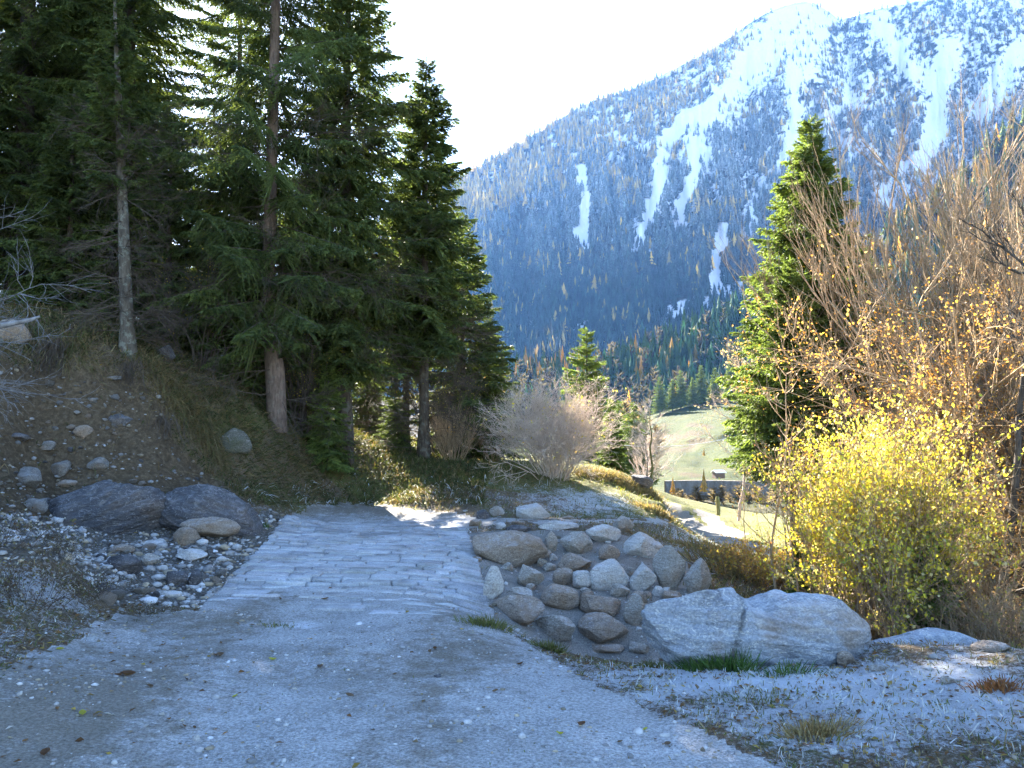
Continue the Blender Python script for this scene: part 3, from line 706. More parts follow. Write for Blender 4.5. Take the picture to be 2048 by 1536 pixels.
def spray(rg, L, hang=.8, step=.055, bw=.026):
    """one spruce bough along +x: axis, hanging side branchlets, needle tufts"""
    nb = int(L / step); s = np.linspace(.12 * L, L, nb).repeat(2); side = np.tile([1, -1], nb)
    s = s + rg.uniform(-.02, .02, len(s)); keep = rg.random(len(s)) < .9; s, side = s[keep], side[keep]
    ax = lambda t: np.stack([t, .03 * np.sin(t * 3), -.10 * t ** 2 / L + .07 * np.clip(t / L - .6, 0, 1) * L], -1)
    q = ax(s); l = np.clip(.42 * (L - s) + .10, .09, .52) * rg.uniform(.6, 1.15, len(s))
    an = rg.uniform(.7, 1.15, len(s)); hg = rg.uniform(.3, 1.3, len(s)) * hang
    d0 = norm(np.stack([np.cos(an), side * np.sin(an), -.15 - .35 * hg], -1)); K = 7
    t = (np.arange(K) + .5) / K; pos = q[:, None] + d0[:, None] * (l[:, None] * t)[..., None]; pos[..., 2] -= (l[:, None] * t) ** 2 * hg[:, None] * .9
    b = MB(); g = rg.uniform(.7, 1.35, len(s))
    dd = norm(np.gradient(pos, axis=1))
    for sgn in (1, -1):
        sd = norm(np.cross(dd, [0, 0, 1.])) * sgn
        bd = norm(dd + sd * rg.uniform(.4, 1.0, pos.shape[:2])[..., None] + rg.normal(0, .25, pos.shape))
        ln = rg.uniform(.05, .12, pos.shape[:2]) * (1.1 - .5 * t)
        blades(b, pos.reshape(-1, 3), bd.reshape(-1, 3), ln.ravel(), bw, rg, np.repeat((g[:, None] * [1, 1, 1]), K, 0))
    blades(b, q + 0, norm(pos[:, -1] - q), np.linalg.norm(pos[:, -1] - q, axis=1) * 1.15, bw * 1.1, rg, g[:, None] * np.array([1., 1, 1]))
    tt = np.linspace(0, L, 6); tubes(b, ax(tt)[None], (np.linspace(.013, .003, 6) * (L / 2) ** .5)[None], 3, (1, 1, 1), 1)
    return np.concatenate(b.v), b.f, b.c, b.m

def xf(V, az, pitch, sc, org, roll=0):
    c, s = math.cos(roll), math.sin(roll); V = V * sc
    V = np.stack([V[:, 0], V[:, 1] * c - V[:, 2] * s, V[:, 1] * s + V[:, 2] * c], -1)
    c, s = math.cos(pitch), math.sin(pitch); V = np.stack([V[:, 0] * c - V[:, 2] * s, V[:, 1], V[:, 0] * s + V[:, 2] * c], -1)
    c, s = math.cos(az), math.sin(az); V = np.stack([V[:, 0] * c - V[:, 1] * s, V[:, 0] * s + V[:, 1] * c, V[:, 2]], -1)
    return V + org

SPR = {}
def sprays(hang):
    if hang not in SPR:
        rg = np.random.default_rng(int(hang * 10) + 3); SPR[hang] = {L: [spray(rg, L, hang) for _ in range(3)] for L in (.5, 1.0, 1.8, 2.8)}
    return SPR[hang]

def twigs_meshdata(rg, b, org, dirs, L, r, levels=2, n=6, mi=0, up=.15, kinks=.25, sides=3, spread=(.5, 1.0), keep=None):
    """branching bare wood grown level by level, all at once"""
    K = 5; org = np.asarray(org, float); dirs = norm(np.asarray(dirs, float)); L = np.asarray(L, float) * np.ones(len(org)); r = np.asarray(r, float) * np.ones(len(org))
    tips = []
    for lv in range(levels + 1):
        m = len(org); pts = [org]; d = dirs
        for k in range(K - 1):
            d = norm(d + rg.normal(0, kinks, (m, 3)) * .5 + [0, 0, up * .3]); pts.append(pts[-1] + d * (L / (K - 1))[:, None])
        pts = np.stack(pts, 1); rr = r[:, None] * np.linspace(1, .45 if lv < levels else .3, K)[None]
        tubes(b, pts, rr, sides if lv < levels else 3, (1, 1, 1), mi)
        tips.append((pts, L))
        if lv == levels: break
        nn = n if np.isscalar(n) else n[lv]
        t = rg.uniform(.2, .98, (m, nn)); i = np.minimum((t * (K - 1)).astype(int), K - 2); fr = t * (K - 1) - i
        ar = np.arange(m)[:, None]; o = pts[ar, i] * (1 - fr[..., None]) + pts[ar, i + 1] * fr[..., None]
        base = norm(pts[ar, i + 1] - pts[ar, i]); sp = rg.uniform(*spread, (m, nn, 1))
        nd = norm(base + norm(rg.normal(size=(m, nn, 3))) * sp + [0, 0, up])
        org = o.reshape(-1, 3); dirs = nd.reshape(-1, 3); L = (L[:, None] * rg.uniform(.35, .7, (m, nn)) * (1.15 - .5 * t)).ravel(); r = (r[:, None] * (.62 - .25 * t)).ravel()
        r = np.maximum(r, .0022)
    return tips

def leaf_quads(b, p, size, rg, cols, mi=0, flat=0.0):
    n = len(p); d = norm(rg.normal(size=(n, 3)) + [0, 0, -.3]); s = norm(np.cross(d, norm(rg.normal(size=(n, 3)) + [0, 0, flat]))); L = (size * rg.uniform(.6, 1.3, n))[:, None]
    m = p + d * L * .5; nrm = np.cross(d, s); V = np.stack([p, m + s * L * .33 + nrm * L * .08, p + d * L, m - s * L * .33 + nrm * L * .08], 1)
    b.add(V.reshape(-1, 3), np.arange(n * 4).reshape(n, 4), np.repeat(cols, 4, 0), mi)
def along(tips, lv, n, rg, jit=.03):
    pts, L = tips[lv]; i = rg.integers(0, len(pts), n); t = rg.uniform(.15, 1, n) * (pts.shape[1] - 1.001); k = t.astype(int); f = (t - k)[:, None]
    return pts[i, k] * (1 - f) + pts[i, k + 1] * f + rg.normal(0, jit, (n, 3))

def spruce(seed, H, R, base=.0, step=.30, nper=6, hang=.8, sparse=0.0, bare_to=0.0, trunk_r=None, lean=(0, 0), shape=.8, needle=None, dead=40, bow=0, sunside=None, topthin=.0, bark=None):
    """meshes of a spruce: trunk, crown, dead lower twigs; heights in metres"""
    rg = np.random.default_rng(seed); S = sprays(hang); b = MB(); tr = trunk_r or H * .016
    axis = lambda z: np.array([lean[0] * z / H + bow * math.exp(-(z / 1.2) ** 2), lean[1] * z / H, z])
    z = max(bare_to, .35)
    clump = rg.uniform(0, 6.28)
    while z < H - .15:
        f = z / H; r = R * (1 - f) ** shape * (.55 + .45 * min(1, (z - bare_to + .3) / (.15 * H)))
        a0 = rg.uniform(0, 6.28)
        for k in range(nper):
            if rg.random() < sparse: continue
            a = a0 + k * 6.283 / nper + rg.normal(0, .25); L = max(r * rg.uniform(.62, 1.16) * (1 + .12 * math.sin(a * 2 + clump)), .22)
            key = min(S, key=lambda q: abs(math.log(q / L))); V, Fs, Cs, Ms = S[key][rg.integers(0, 3)]
            pit = math.radians(35) * f ** 1.5 - math.radians(16) * (1 - f) + rg.normal(0, .09)
            V2 = xf(V, a, pit, L / key, axis(z) + np.array([0, 0, rg.normal(0, .06)]), rg.normal(0, .15)); o = 0; g = rg.uniform(.75, 1.3)
            for F, C, mm in zip(Fs, Cs, Ms):
                nv = len(C); b.v.append(V2[o:o + nv]); b.f.append(F - o + b.n); b.c.append(C * g); b.m.append(mm); b.n += nv; o += nv
        z += step * rg.uniform(.75, 1.25) * (1 - .35 * f)
    # leader
    p = np.repeat(np.array([axis(H - .5)]), 30, 0); p[:, 2] += rg.uniform(0, .5, 30); blades(b, p, norm(rg.normal(size=(30, 3)) * .5 + [0, 0, 1]), rg.uniform(.06, .12, 30), .03, rg, (1, 1, 1))
    crown = b.mesh('crown', [needle or NEEDLE, BARK], False)
    b = MB(); zz = np.linspace(-.35, H - .1, 16); pts = np.array([axis(q) for q in zz]); pts[:, :2] += np.cumsum(rg.normal(0, .006 * H / 9, (16, 2)), 0) * 0.4
    rad = tr * (1 - np.clip(zz, 0, H) / H) ** .8 + .008; rad[:2] *= 1.35
    tubes(b, pts[None], rad[None], 10); tm = b.mesh('trunk', bark or BARK, True)
    dm = None
    if dead:
        b = MB(); zt = max(bare_to + 1.2, H * .35); o = np.array([axis(q) for q in rg.uniform(.25, zt, dead)]); a = rg.uniform(0, 6.28, dead)
        twigs_meshdata(rg, b, o, np.stack([np.cos(a), np.sin(a), rg.uniform(-.35, .2, dead)], -1), rg.uniform(.4, 1.0, dead) * R * .8, .009, 2, 7, 0, -.03, .3, 3, (.5, .9))
        dm = b.mesh('dead_branches', BARK_K, True)
    return dict(trunk=tm, crown=crown, dead=dm, H=H)
def place(pr, name, x, y, label, group=None, s=1.0, rz=0.0, cat='tree', z=None, sink=.05):
    z = float(hs(x, y)) - sink if z is None else z
    t = empty(name, (x, y, z), rz, s); tag(t, label, cat, group)
    for nm, key in (('trunk', 'trunk'), ('crown', 'crown'), ('dead_branch', 'dead'), ('leaves', 'leaves')):
        if pr.get(key): link(nm, pr[key], t)
    return t
def at(u, Y): return float(P(u, 850, Y)[0])

SP_MID = spruce(21, 8.6, 2.0, step=.21, nper=8, hang=1.3, bare_to=2.5, sparse=.08, trunk_r=.105, shape=.72, dead=60)
SP_TALL = spruce(22, 13.0, 2.6, step=.23, nper=8, hang=1.3, bare_to=1.95, sparse=.18, trunk_r=.155, shape=.75, dead=60)
SP_OPEN = spruce(23, 17.0, 3.0, step=.34, nper=7, hang=1.3, bare_to=1.5, sparse=.34, trunk_r=.13, dead=60, bow=.28, lean=(.25, 0), bark=BARK_R, shape=.7)
SP_DARK = spruce(24, 18.0, 3.2, step=.33, nper=7, hang=1.0, bare_to=.9, sparse=.08, trunk_r=.24, dead=60)
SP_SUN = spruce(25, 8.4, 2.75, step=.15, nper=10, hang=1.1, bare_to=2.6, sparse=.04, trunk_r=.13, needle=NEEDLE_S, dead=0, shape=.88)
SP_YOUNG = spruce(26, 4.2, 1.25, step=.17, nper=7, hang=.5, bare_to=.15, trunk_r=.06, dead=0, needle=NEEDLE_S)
SP_LOW = spruce(28, 5.4, 1.75, step=.2, nper=7, hang=.9, bare_to=.3, trunk_r=.08, dead=20)
SP_SLIM = spruce(27, 6.6, 1.3, step=.22, nper=6, hang=1.1, bare_to=3.0, sparse=.1, trunk_r=.105, dead=90, lean=(-.42, 0), bark=BARK_G)

G1 = 'spruces of the shady wood on the left'
place(SP_MID, 'spruce_tree', at(848, 18), 18, 'pointed spruce with its whole top free against the sky, last of the left-hand wood', G1, 1.07, .4)
place(SP_MID, 'spruce_tree', at(812, 19.2), 19.2, 'thin spruce trunk just left of the last spruce of the wood', G1, .8, 2.2)
place(SP_LOW, 'spruce_tree', at(925, 20.3), 20.3, 'low-branched spruce half hidden behind the last spruce of the wood', G1, 1.15, 3.9)
place(SP_LOW, 'spruce_tree', at(735, 22.5), 22.5, 'small spruce seen through the gap right of the tall bushy spruce', G1, .62, 0.9)
place(SP_LOW, 'spruce_tree', at(975, 20.8), 20.8, 'low dark spruce skirting the right side of the pointed spruce', G1, .7, 5.0)
place(SP_TALL, 'spruce_tree', at(688, 16.6), 16.6, 'tall bushy spruce standing between the bare red trunk and the pointed spruce', G1, 1.0, 1.0)
place(SP_OPEN, 'spruce_tree', at(527, 15), 15, 'see-through spruce with a straight trunk and a reddish bent foot on the mossy bank', G1, 1.0, .1, sink=.0)
place(SP_DARK, 'spruce_tree', at(235, 18), 18, 'densest darkest spruce filling the middle of the left-hand wood', G1, .95, .9)
place(SP_DARK, 'spruce_tree', at(30, 17.5), 17.5, 'dark spruce with a thick brown trunk near the left edge of the photo', G1, .9, 2.9)
place(SP_DARK, 'spruce_tree', at(-200, 18.5), 18.5, 'dark spruce cut by the left edge of the photo', G1, .95, 4.4)
place(SP_OPEN, 'spruce_tree', at(468, 21), 21, 'lacy see-through spruce between the darkest spruce and the straight-trunked one', G1, .85, 2.1)
place(SP_TALL, 'spruce_tree', at(120, 23), 23, 'spruce behind the slim pale trunk at the top of the earth scar', G1, 1.05, 3.3)
place(SP_TALL, 'spruce_tree', at(605, 16.8), 16.8, 'smaller spruce between the red bent foot and the tall bushy spruce', G1, .45, 1.9)
place(SP_LOW, 'spruce_tree', at(455, 16.0), 16.0, 'low shaggy spruce growing on the bank left of the red bent foot', G1, .95, 1.2)
place(SP_LOW, 'spruce_tree', at(585, 17.2), 17.2, 'low shaggy spruce between the red bent foot and the tall bushy spruce', G1, .8, 3.2)
place(SP_LOW, 'spruce_tree', at(330, 15.6), 15.6, 'low dark spruce just behind the slim pale trunk', G1, .85, 4.2)
place(SP_LOW, 'spruce_tree', at(130, 15.0), 15.0, 'low dark spruce above the overhanging turf at the left', G1, .8, 2.2)
place(SP_SLIM, 'spruce_tree', *hit(256, 706)[:2], 'slim pale-barked spruce leaning left on the lip of the earth scar', G1, 1.0, 0, sink=.1)
# shade-givers of the same wood beyond the left edge of the frame
for k, (x, y, s) in enumerate([(-13.5, 13, 1.0), (-15, 19, 1.1), (-11.5, 22, 1.0), (-18, 24, 1.1)]):
    place(SP_DARK, 'spruce_tree', x, y, 'dark spruce of the wood outside the left edge', G1, s, k * 1.7)

rg = np.random.default_rng(77)
place(SP_YOUNG, 'young_spruce', at(790, 18.6), 18.6, 'little dark spruce crouching under the wood beside the sunny slope', None, .42, 1, cat='tree')
place(SP_YOUNG, 'young_spruce', at(655, 15.9), 15.9, 'small spruce with hanging boughs at the foot of the tall bushy spruce', None, .55, 3, cat='tree')
G2 = 'sunlit spruces on the right'
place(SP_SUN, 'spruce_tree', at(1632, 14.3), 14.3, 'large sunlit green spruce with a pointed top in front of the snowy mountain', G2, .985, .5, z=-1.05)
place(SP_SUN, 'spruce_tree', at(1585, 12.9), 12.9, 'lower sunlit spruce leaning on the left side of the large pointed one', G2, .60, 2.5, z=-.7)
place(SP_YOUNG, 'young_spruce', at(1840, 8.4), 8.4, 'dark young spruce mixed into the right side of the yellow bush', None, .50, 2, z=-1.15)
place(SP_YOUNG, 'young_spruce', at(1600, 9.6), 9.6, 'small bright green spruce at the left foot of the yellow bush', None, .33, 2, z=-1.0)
place(SP_YOUNG, 'spruce_tree', at(1174, 27), 27, 'lone broad spruce rising behind the pinkish bare bush', None, 1.22, 1, z=-.25)
place(SP_YOUNG, 'spruce_tree', at(1222, 24), 24, 'dark spruce flank to the lower right of the pinkish bare bush', None, .78, 2, z=-.9)
for k, (u, Y, s) in enumerate([(1252, 90, 1.9), (1268, 88, 2.2), (1288, 92, 2.0), (1240, 95, 2.3)]):
    place(SP_YOUNG, 'spruce_tree', at(u, Y), Y, 'one of the small dark spruces clustered on the river side beyond the knoll', 'dark spruces clustered beyond the knoll', s, k, z=-5.2)

# ------------------------------------------------ leafless and autumn shrubs
def shrub(seed, n, H, spread, levels=2, nn=7, r=.012, bark=None, up=.25, leaves=0, lsize=.04, lcols=None, lz=(0, 9), foot=.25, kinks=.25, sp=(.35, .7), lift=0, name='branches'):
    rg = np.random.default_rng(seed); b = MB(); a = rg.uniform(0, 6.28, n); q = rg.uniform(0, 1, n) ** .7
    d = np.stack([np.cos(a) * q * spread, np.sin(a) * q * spread, np.ones(n)], -1); o = np.stack([np.cos(a) * foot * q, np.sin(a) * foot * q, 0 * a - .05], -1)
    tips = twigs_meshdata(rg, b, o, d, H * rg.uniform(.6, 1.0, n), r, levels, nn, 0, up, kinks, 4, sp)
    out = dict(trunk=None, crown=b.mesh(name, bark or BARK_T, True))
    if leaves:
        c = MB(); p = along(tips, levels, leaves, rg, .02); p = p[(p[:, 2] > lz[0]) & (p[:, 2] < lz[1])]; i = rg.integers(0, len(lcols), len(p))
        leaf_quads(c, p, lsize, rg, np.array(lcols)[i] * rg.uniform(.7, 1.2, (len(p), 1))); out['leaves'] = c.mesh('leaves', LEAF, False)
    return out
def put(pr, name, x, y, label, group=None, s=1.0, rz=0, cat='shrub', z=None, sink=.03, tilt=(0, 0)):
    z = float(hs(x, y)) - sink if z is None else z
    t = empty(name, (x, y, z), rz, s); t.rotation_euler = (tilt[0], tilt[1], rz); tag(t, label, cat, group)
    if pr.get('trunk'): link('trunk', pr['trunk'], t)
    link('branches', pr['crown'], t)
    if pr.get('leaves'): link('leaves', pr['leaves'], t)
    return t
YEL = [(.62, .52, .05), (.70, .60, .10), (.55, .42, .05), (.42, .42, .08), (.75, .68, .30)]
ORA = [(.42, .20, .06), (.50, .28, .08), (.34, .17, .08), (.60, .40, .08), (.45, .30, .16)]
PINK = shrub(31, 85, 1.7, .75, 3, (6, 6, 4), .010, BARK_P, .05, 420, .05, YEL, (.3, 2.2), .25, .38, (.55, 1.0))
p_ = hit(1112, 955); put(PINK, 'bare_bush', p_[0], p_[1], 'pinkish leafless bush of fine upright twigs on the grassy knoll', None, 1.12, 0)
PINK2 = shrub(32, 36, 1.5, .8, 2, 8, .009, BARK_T, .2, 200, .04, ORA, (.1, 1.2), .3, .2)
put(PINK2, 'bare_bush', at(985, 19.5), 19.5, 'low leafless thicket between the last spruce and the pinkish bush', None, .6, 1)
put(PINK2, 'bare_bush', at(905, 18.2), 18.2, 'tangle of thin bare stems at the foot of the last spruce', None, .75, 2)
UNDER = shrub(33, 16, 2.6, .5, 2, 8, .014, BARK_K, .15, 900, .045, [(.35, .33, .05), (.25, .20, .05), (.45, .38, .06)], (.6, 3), .35, .3, (.4, .9))
put(UNDER, 'understorey_bush', at(885, 19), 19, 'many-stemmed understorey bush with a few yellow leaves under the last spruce', None, .8, 0)
put(UNDER, 'understorey_bush', at(600, 16.2), 16.2, 'bare grey stems growing slantwise on the bank right of the red bent foot', None, .75, 3)
put(UNDER, 'understorey_bush', at(400, 15), 15, 'tangled dead stems in the shade behind the mossy rock', None, .8, 5)
# leafy and leafless growth on the right
YCOL = [(.60, .55, .05), (.66, .60, .08), (.50, .50, .06), (.56, .46, .06)] + YEL + [(.30, .34, .07), (.38, .40, .10), (.30, .20, .09), (.22, .28, .06), (.66, .60, .36)]
YB = shrub(41, 60, 2.35, .20, 2, 9, .010, BARK_T, .08, 27000, .043, YCOL, (.1, 9), .42, .36, (.5, 1.0))
put(YB, 'yellow_bush', at(1742, 8.6), 8.6, 'big bush covered in bright yellow autumn leaves behind the boulder', None, 1.0, 0, z=-1.0).scale = (.80, .9, 1.03)
YB2 = shrub(42, 50, 1.2, .9, 2, 8, .009, BARK_T, .1, 1800, .033, [(.34, .28, .10), (.28, .22, .12), (.46, .38, .14), (.22, .22, .08), (.20, .14, .08)], (.0, 9), .5, .3, (.4, .9))
put(YB2, 'yellow_bush', at(1620, 9.2), 9.2, 'low straggly yellow-brown bush filling the gap left of the big yellow one', None, .55, 1, z=-1.15)
put(YB2, "undergrowth_bush", at(1930, 7.9), 7.9, 'sparse shady undergrowth with a few yellow leaves behind the flat stone', None, .95, 3, z=-1.1)
put(YB2, 'yellow_bush', at(2080, 7.8), 7.8, 'sparse leafy undergrowth at the right edge of the photo', None, .95, 4, z=-1.0)
BR = shrub(43, 30, 4.0, .75, 3, (7, 7, 6), .026, BARK_T, .06, 22000, .033, [(.40, .19, .05), (.48, .26, .08), (.32, .18, .09), (.50, .31, .12), (.55, .40, .08)], (.6, 3.9), .5, .42, (.5, 1.05))
put(BR, 'autumn_tree', at(1965, 10.4), 10.4, 'many-stemmed tree with rusty orange leaves below bare upright tips', None, 1.12, 0, cat='tree', z=-1.0)
BR2 = shrub(44, 22, 5.2, .45, 3, (6, 6, 5), .030, BARK_T, .22, 2500, .04, ORA, (1.2, 4.5), .5, .2, (.3, .6))
put(BR2, 'bare_tree', at(2010, 11.4), 11.4, 'tall bare pale-twigged tree behind the rusty one at the right edge', None, 1.22, 0, cat='tree', z=-1.0)
put(BR2, 'bare_tree', at(1975, 12.2), 12.2, 'slender bare tips rising between the large spruce and the rusty tree', None, 1.08, 2, cat='tree', z=-1.0)
put(BR, 'autumn_tree', at(2120, 9.6), 9.6, 'rusty-leaved tree cut by the right edge of the photo', None, .72, 2.4, cat='tree', z=-1.0)
def small_tree(seed, H, tr, first, R, n=30, bark=None, up=.2, leaves=0, lcols=None, levels=2, nn=6, lean=(0, 0), kinks=.25, tw=None, tk=.33):
    rg = np.random.default_rng(seed); b = MB(); zz = np.linspace(-.3, H, 12); x = np.cumsum(rg.normal(0, .012 * H, 12)); y = np.cumsum(rg.normal(0, .012 * H, 12))
    x = x - x[0] + lean[0] * zz / H; y = y - y[0] + lean[1] * zz / H; tubes(b, np.stack([x, y, zz], -1)[None], (tr * (1 - np.clip(zz, 0, H) / H * .8))[None], 8)
    tm = b.mesh('trunk', bark or BARK_G, True); b = MB(); q = rg.uniform(first, H, n); o = np.stack([np.interp(q, zz, x), np.interp(q, zz, y), q], -1); a = rg.uniform(0, 6.28, n)
    tips = twigs_meshdata(rg, b, o, np.stack([np.cos(a), np.sin(a), rg.uniform(.2, .9, n)], -1), R * (1.15 - .7 * (q - first) / (H - first)) * rg.uniform(.6, 1.1, n), tr * tk, levels, nn, 0, up, kinks, 3, (.4, .8))
    out = dict(trunk=tm, crown=b.mesh('branches', tw or bark or BARK_T, True))
    if leaves:
        c = MB(); p = along(tips, levels, leaves, rg); leaf_quads(c, p, .045, rg, np.array(lcols)[rg.integers(0, len(lcols), len(p))]); out['leaves'] = c.mesh('leaves', LEAF, False)
    return out
MOSSY = small_tree(51, 3.3, .065, .8, 1.25, 34, BARK_M, .25, 0, None, 2, 8, tw=BARK_P, tk=.16)
p_ = hit(1303, 975); put(MOSSY, 'bare_tree', at(1303, 24), 24, 'bare grey tree with a short mossy yellow-green trunk behind the knoll', None, .7, 0, cat='tree', z=float(P(1303, 972, 24)[2]))
BT = small_tree(52, 7.5, .09, 1.0, 2.2, 40, BARK_G, .35, 0, None, 2, 8, tw=BARK_P)
put(BT, 'bare_tree', at(1290, 62), 62, 'pale leafless tree standing farther down the valley behind the mossy trunk', None, 1.05, 0, cat='tree', z=-5.4)
SAP = small_tree(53, 3.4, .024, .9, .9, 16, BARK_T, .45, 40, ORA, 1, 6, (.06, 0), .1)
put(SAP, 'sapling', at(1546, 9.6), 9.6, 'thin straight bare sapling rising left of the yellow bush', None, .92, 0, cat='sapling', z=-.9)
put(SAP, 'sapling', at(1562, 10.1), 10.1, 'shorter thin sapling right beside the straight bare one', None, .66, 2, cat='sapling', z=-.95)
put(SAP, 'sapling', at(1590, 9.2), 9.2, 'thin bare sapling against the left edge of the yellow bush', None, .72, 4, cat='sapling', z=-1.0)
put(SAP, 'sapling', at(1489, 12.2), 12.2, 'wispy knee-high sapling in the sunny grass below the wooden post', None, .42, 5, cat='sapling')
DKT = small_tree(54, 5.4, .07, .9, 1.9, 22, bark_mat('dark wet bark', (.03, .026, .022), (.11, .095, .08)), .25, 0, None, 2, 7, (.5, 0), .35)
put(DKT, 'bare_tree', at(1945, 8.7), 8.7, 'dark bent trunk with bare spreading branches right of the yellow bush', None, .85, 0, cat='tree', z=-1.15)
OV = small_tree(56, 3.2, .03, .6, 1.1, 18, BARK_P, .1, 500, [(.35, .30, .22), (.4, .33, .2)], 2, 7)
put(OV, 'bare_tree', at(1475, 16), 16, 'greyish spreading twigs sticking out left of the large sunlit spruce', None, 1.0, 0, cat='tree', z=.0)
# frosted leafless shrub reaching in from the left edge
def left_shrub():
    rg = np.random.default_rng(61); b = MB(); n = 13
    o = P(-270, 690, 6.6) + rg.normal(0, 1, (n, 3)) * [.12, .35, .25]
    d = np.stack([rg.uniform(.75, 1.1, n), rg.normal(0, .25, n), rg.uniform(-.28, .95, n)], -1)
    twigs_meshdata(rg, b, o, d, rg.uniform(.8, 1.4, n), .0085, 2, 8, 0, .02, .45, 4, (.4, .95))
    base = P(-260, 1000, 6.8); base[2] = .5
    for k in range(6):
        e = o[k]; pts = np.linspace(base, e, 6) + rg.normal(0, .02, (6, 3)); tubes(b, pts[None], np.linspace(.04, .016, 6)[None], 6)
    ob = b.build('bare_shrub', BARK_F); tag(ob, 'pale frosted leafless branches reaching in from the left edge', 'shrub')
left_shrub()
def broken_branch():
    b = MB(); pts = np.array([P(-60, 652, 5.6), P(0, 652, 5.6), P(30, 646, 5.6), P(60, 640, 5.62), P(80, 633, 5.65)]); tubes(b, pts[None], np.array([[.024, .021, .018, .014, .008]]), 8)
    tag(b.build('broken_branch', BARK_F), 'thick pale broken branch end poking in above the earth scar at the left edge', 'branch')
broken_branch()
# ---------------------------------------------------------------- stones
_ICO = {}
def ico(sub_):
    if sub_ not in _ICO:
        bm = bmesh.new(); bmesh.ops.create_icosphere(bm, subdivisions=sub_, radius=1.0)
        V = np.array([v.co[:] for v in bm.verts]); F = np.array([[v.index for v in f.verts] for f in bm.faces]); bm.free(); _ICO[sub_] = (norm(V), F)
    return _ICO[sub_]
def n3(p, f, s, o=4):
    p = p * f; return (fbm(p[:, 0] + p[:, 2] * .6, p[:, 1] - p[:, 2] * .4, s, o) + fbm(p[:, 1] + 17 + p[:, 0] * .3, p[:, 2], s + 5, o) + fbm(p[:, 2] + 31, p[:, 0] - p[:, 1] * .5, s + 9, o)) / 3 - .5
def rock(seed, dims, sub_=4, cuts=9, depth=(.55, .9), rough=.10, strata=.05, ells=None, grooves=(), tilt=.2, pw=1.0):
    """faceted, bedded stone with half-sizes dims"""
    rg = np.random.default_rng(seed); D, F = ico(sub_); dims = np.array(dims, float)
    if ells is None: V = np.sign(D) * np.abs(D) ** pw; V = V * .98
    else:
        r = np.zeros(len(D)); 
        acc = []
        for cx, cy, cz, ax, ay, az in ells:   # centre and half-sizes relative to dims = 1
            c = np.array([cx, cy, cz]); a = np.array([ax, ay, az]); q = D / a; cc = c / a
            A = (q * q).sum(1); B = -(q * cc).sum(1); C = (cc * cc).sum() - 1; acc.append((-B + np.sqrt(np.maximum(B * B - A * C, 0))) / A)
        acc = np.array(acc); k = 14.0; r = np.log(np.exp(acc * k).sum(0)) / k; V = D * r[:, None]
    for _ in range(cuts):
        n = norm(rg.normal(size=3)); d = rg.uniform(*depth); o = V @ n - d; V = V - np.where(o > 0, o, 0)[:, None] * n * .92
    sz = max(dims); W_ = V * dims
    nn = norm(W_ / dims ** 2)
    t = n3(W_ / sz, 1.6, seed % 91, 5) * 2 * rough + n3(W_ / sz, 6, seed % 83 + 3, 4) * .6 * rough
    zr = W_[:, 2] / sz + tilt * W_[:, 0] / sz + .35 * n3(W_ / sz, 2.2, seed % 71)
    t = t + strata * (np.abs((zr * 5.5 + rg.uniform(0, 1)) % 1 - .5) - .25) + strata * .6 * (np.abs((zr * 14) % 1 - .5) - .25)
    for gx, gw, gd, sl in grooves:
        t = t - gd * np.exp(-((W_[:, 0] / dims[0] - gx - sl * W_[:, 2] / dims[2] + .15 * n3(W_ / sz, 4, 5)) / gw) ** 2)
    return W_ + nn * (t * sz)[:, None], F
_RM = {}
def rock_mesh(seed, asp, sub_=4, mat=None, **kw):
    k = (seed, tuple(asp), sub_, mat.name)
    if k not in _RM:
        V, F = rock(seed, asp, sub_, **kw); b = MB(); b.add(V, F); _RM[k] = b.mesh('stone', mat, True)
    return _RM[k]
def set_rock(name, u, v, w, hh, seed, mat, label, cat='stone', group=None, dy=.8, tiltx=0., rz=0., sub_=4, parent=None, lift=.5, Yoff=0., **kw):
    """stone whose outline centre is seen at (u, v) with size w x hh (photo pixels)"""
    p = hit(u, v + hh * .30); Y = p[1]; W2 = w / FPX * Y / 2; H2 = hh / FPX * Y / 2
    me = rock_mesh(seed, (W2, W2 * dy, H2 * 1.12), sub_, mat, **kw)
    q = P(u, v, Y + W2 * dy * .35 + Yoff)
    loc = np.array([q[0], q[1], q[2]])
    if parent is not None: loc = loc - np.array(parent.location)
    o = link(name, me, parent, tuple(loc)); o.rotation_euler = (tiltx, 0, rz)
    if parent is None: tag(o, label, cat, group)
    return o

# big boulder at the road's right edge
V, F = rock(101, (.82, .44, .36), 6, 16, (.78, .97), .06, .045, ells=[(-.50, -.05, .10, .56, .95, 1.0), (.42, .05, -.05, .62, .92, .86), (-.05, 0, -.15, .7, .8, .7)], grooves=((-.20, .018, .07, .10), (-.66, .05, .02, .35), (.70, .05, .02, -.4), (-.42, .03, .02, .5)), tilt=.12)
b = MB(); b.add(V, F); o = b.build('boulder', ROCK_B); g_ = P(1497, 1262, 5.85); o.location = tuple(g_); o.rotation_euler = (0, .02, -.05)
tag(o, 'big pale grey-blue rounded boulder with a vertical crack beside the road', 'boulder')
set_rock('stone', 1688, 1322, 46, 36, 5, ROCK_W, 'small brown stone wedged under the right end of the big boulder', rz=.4)
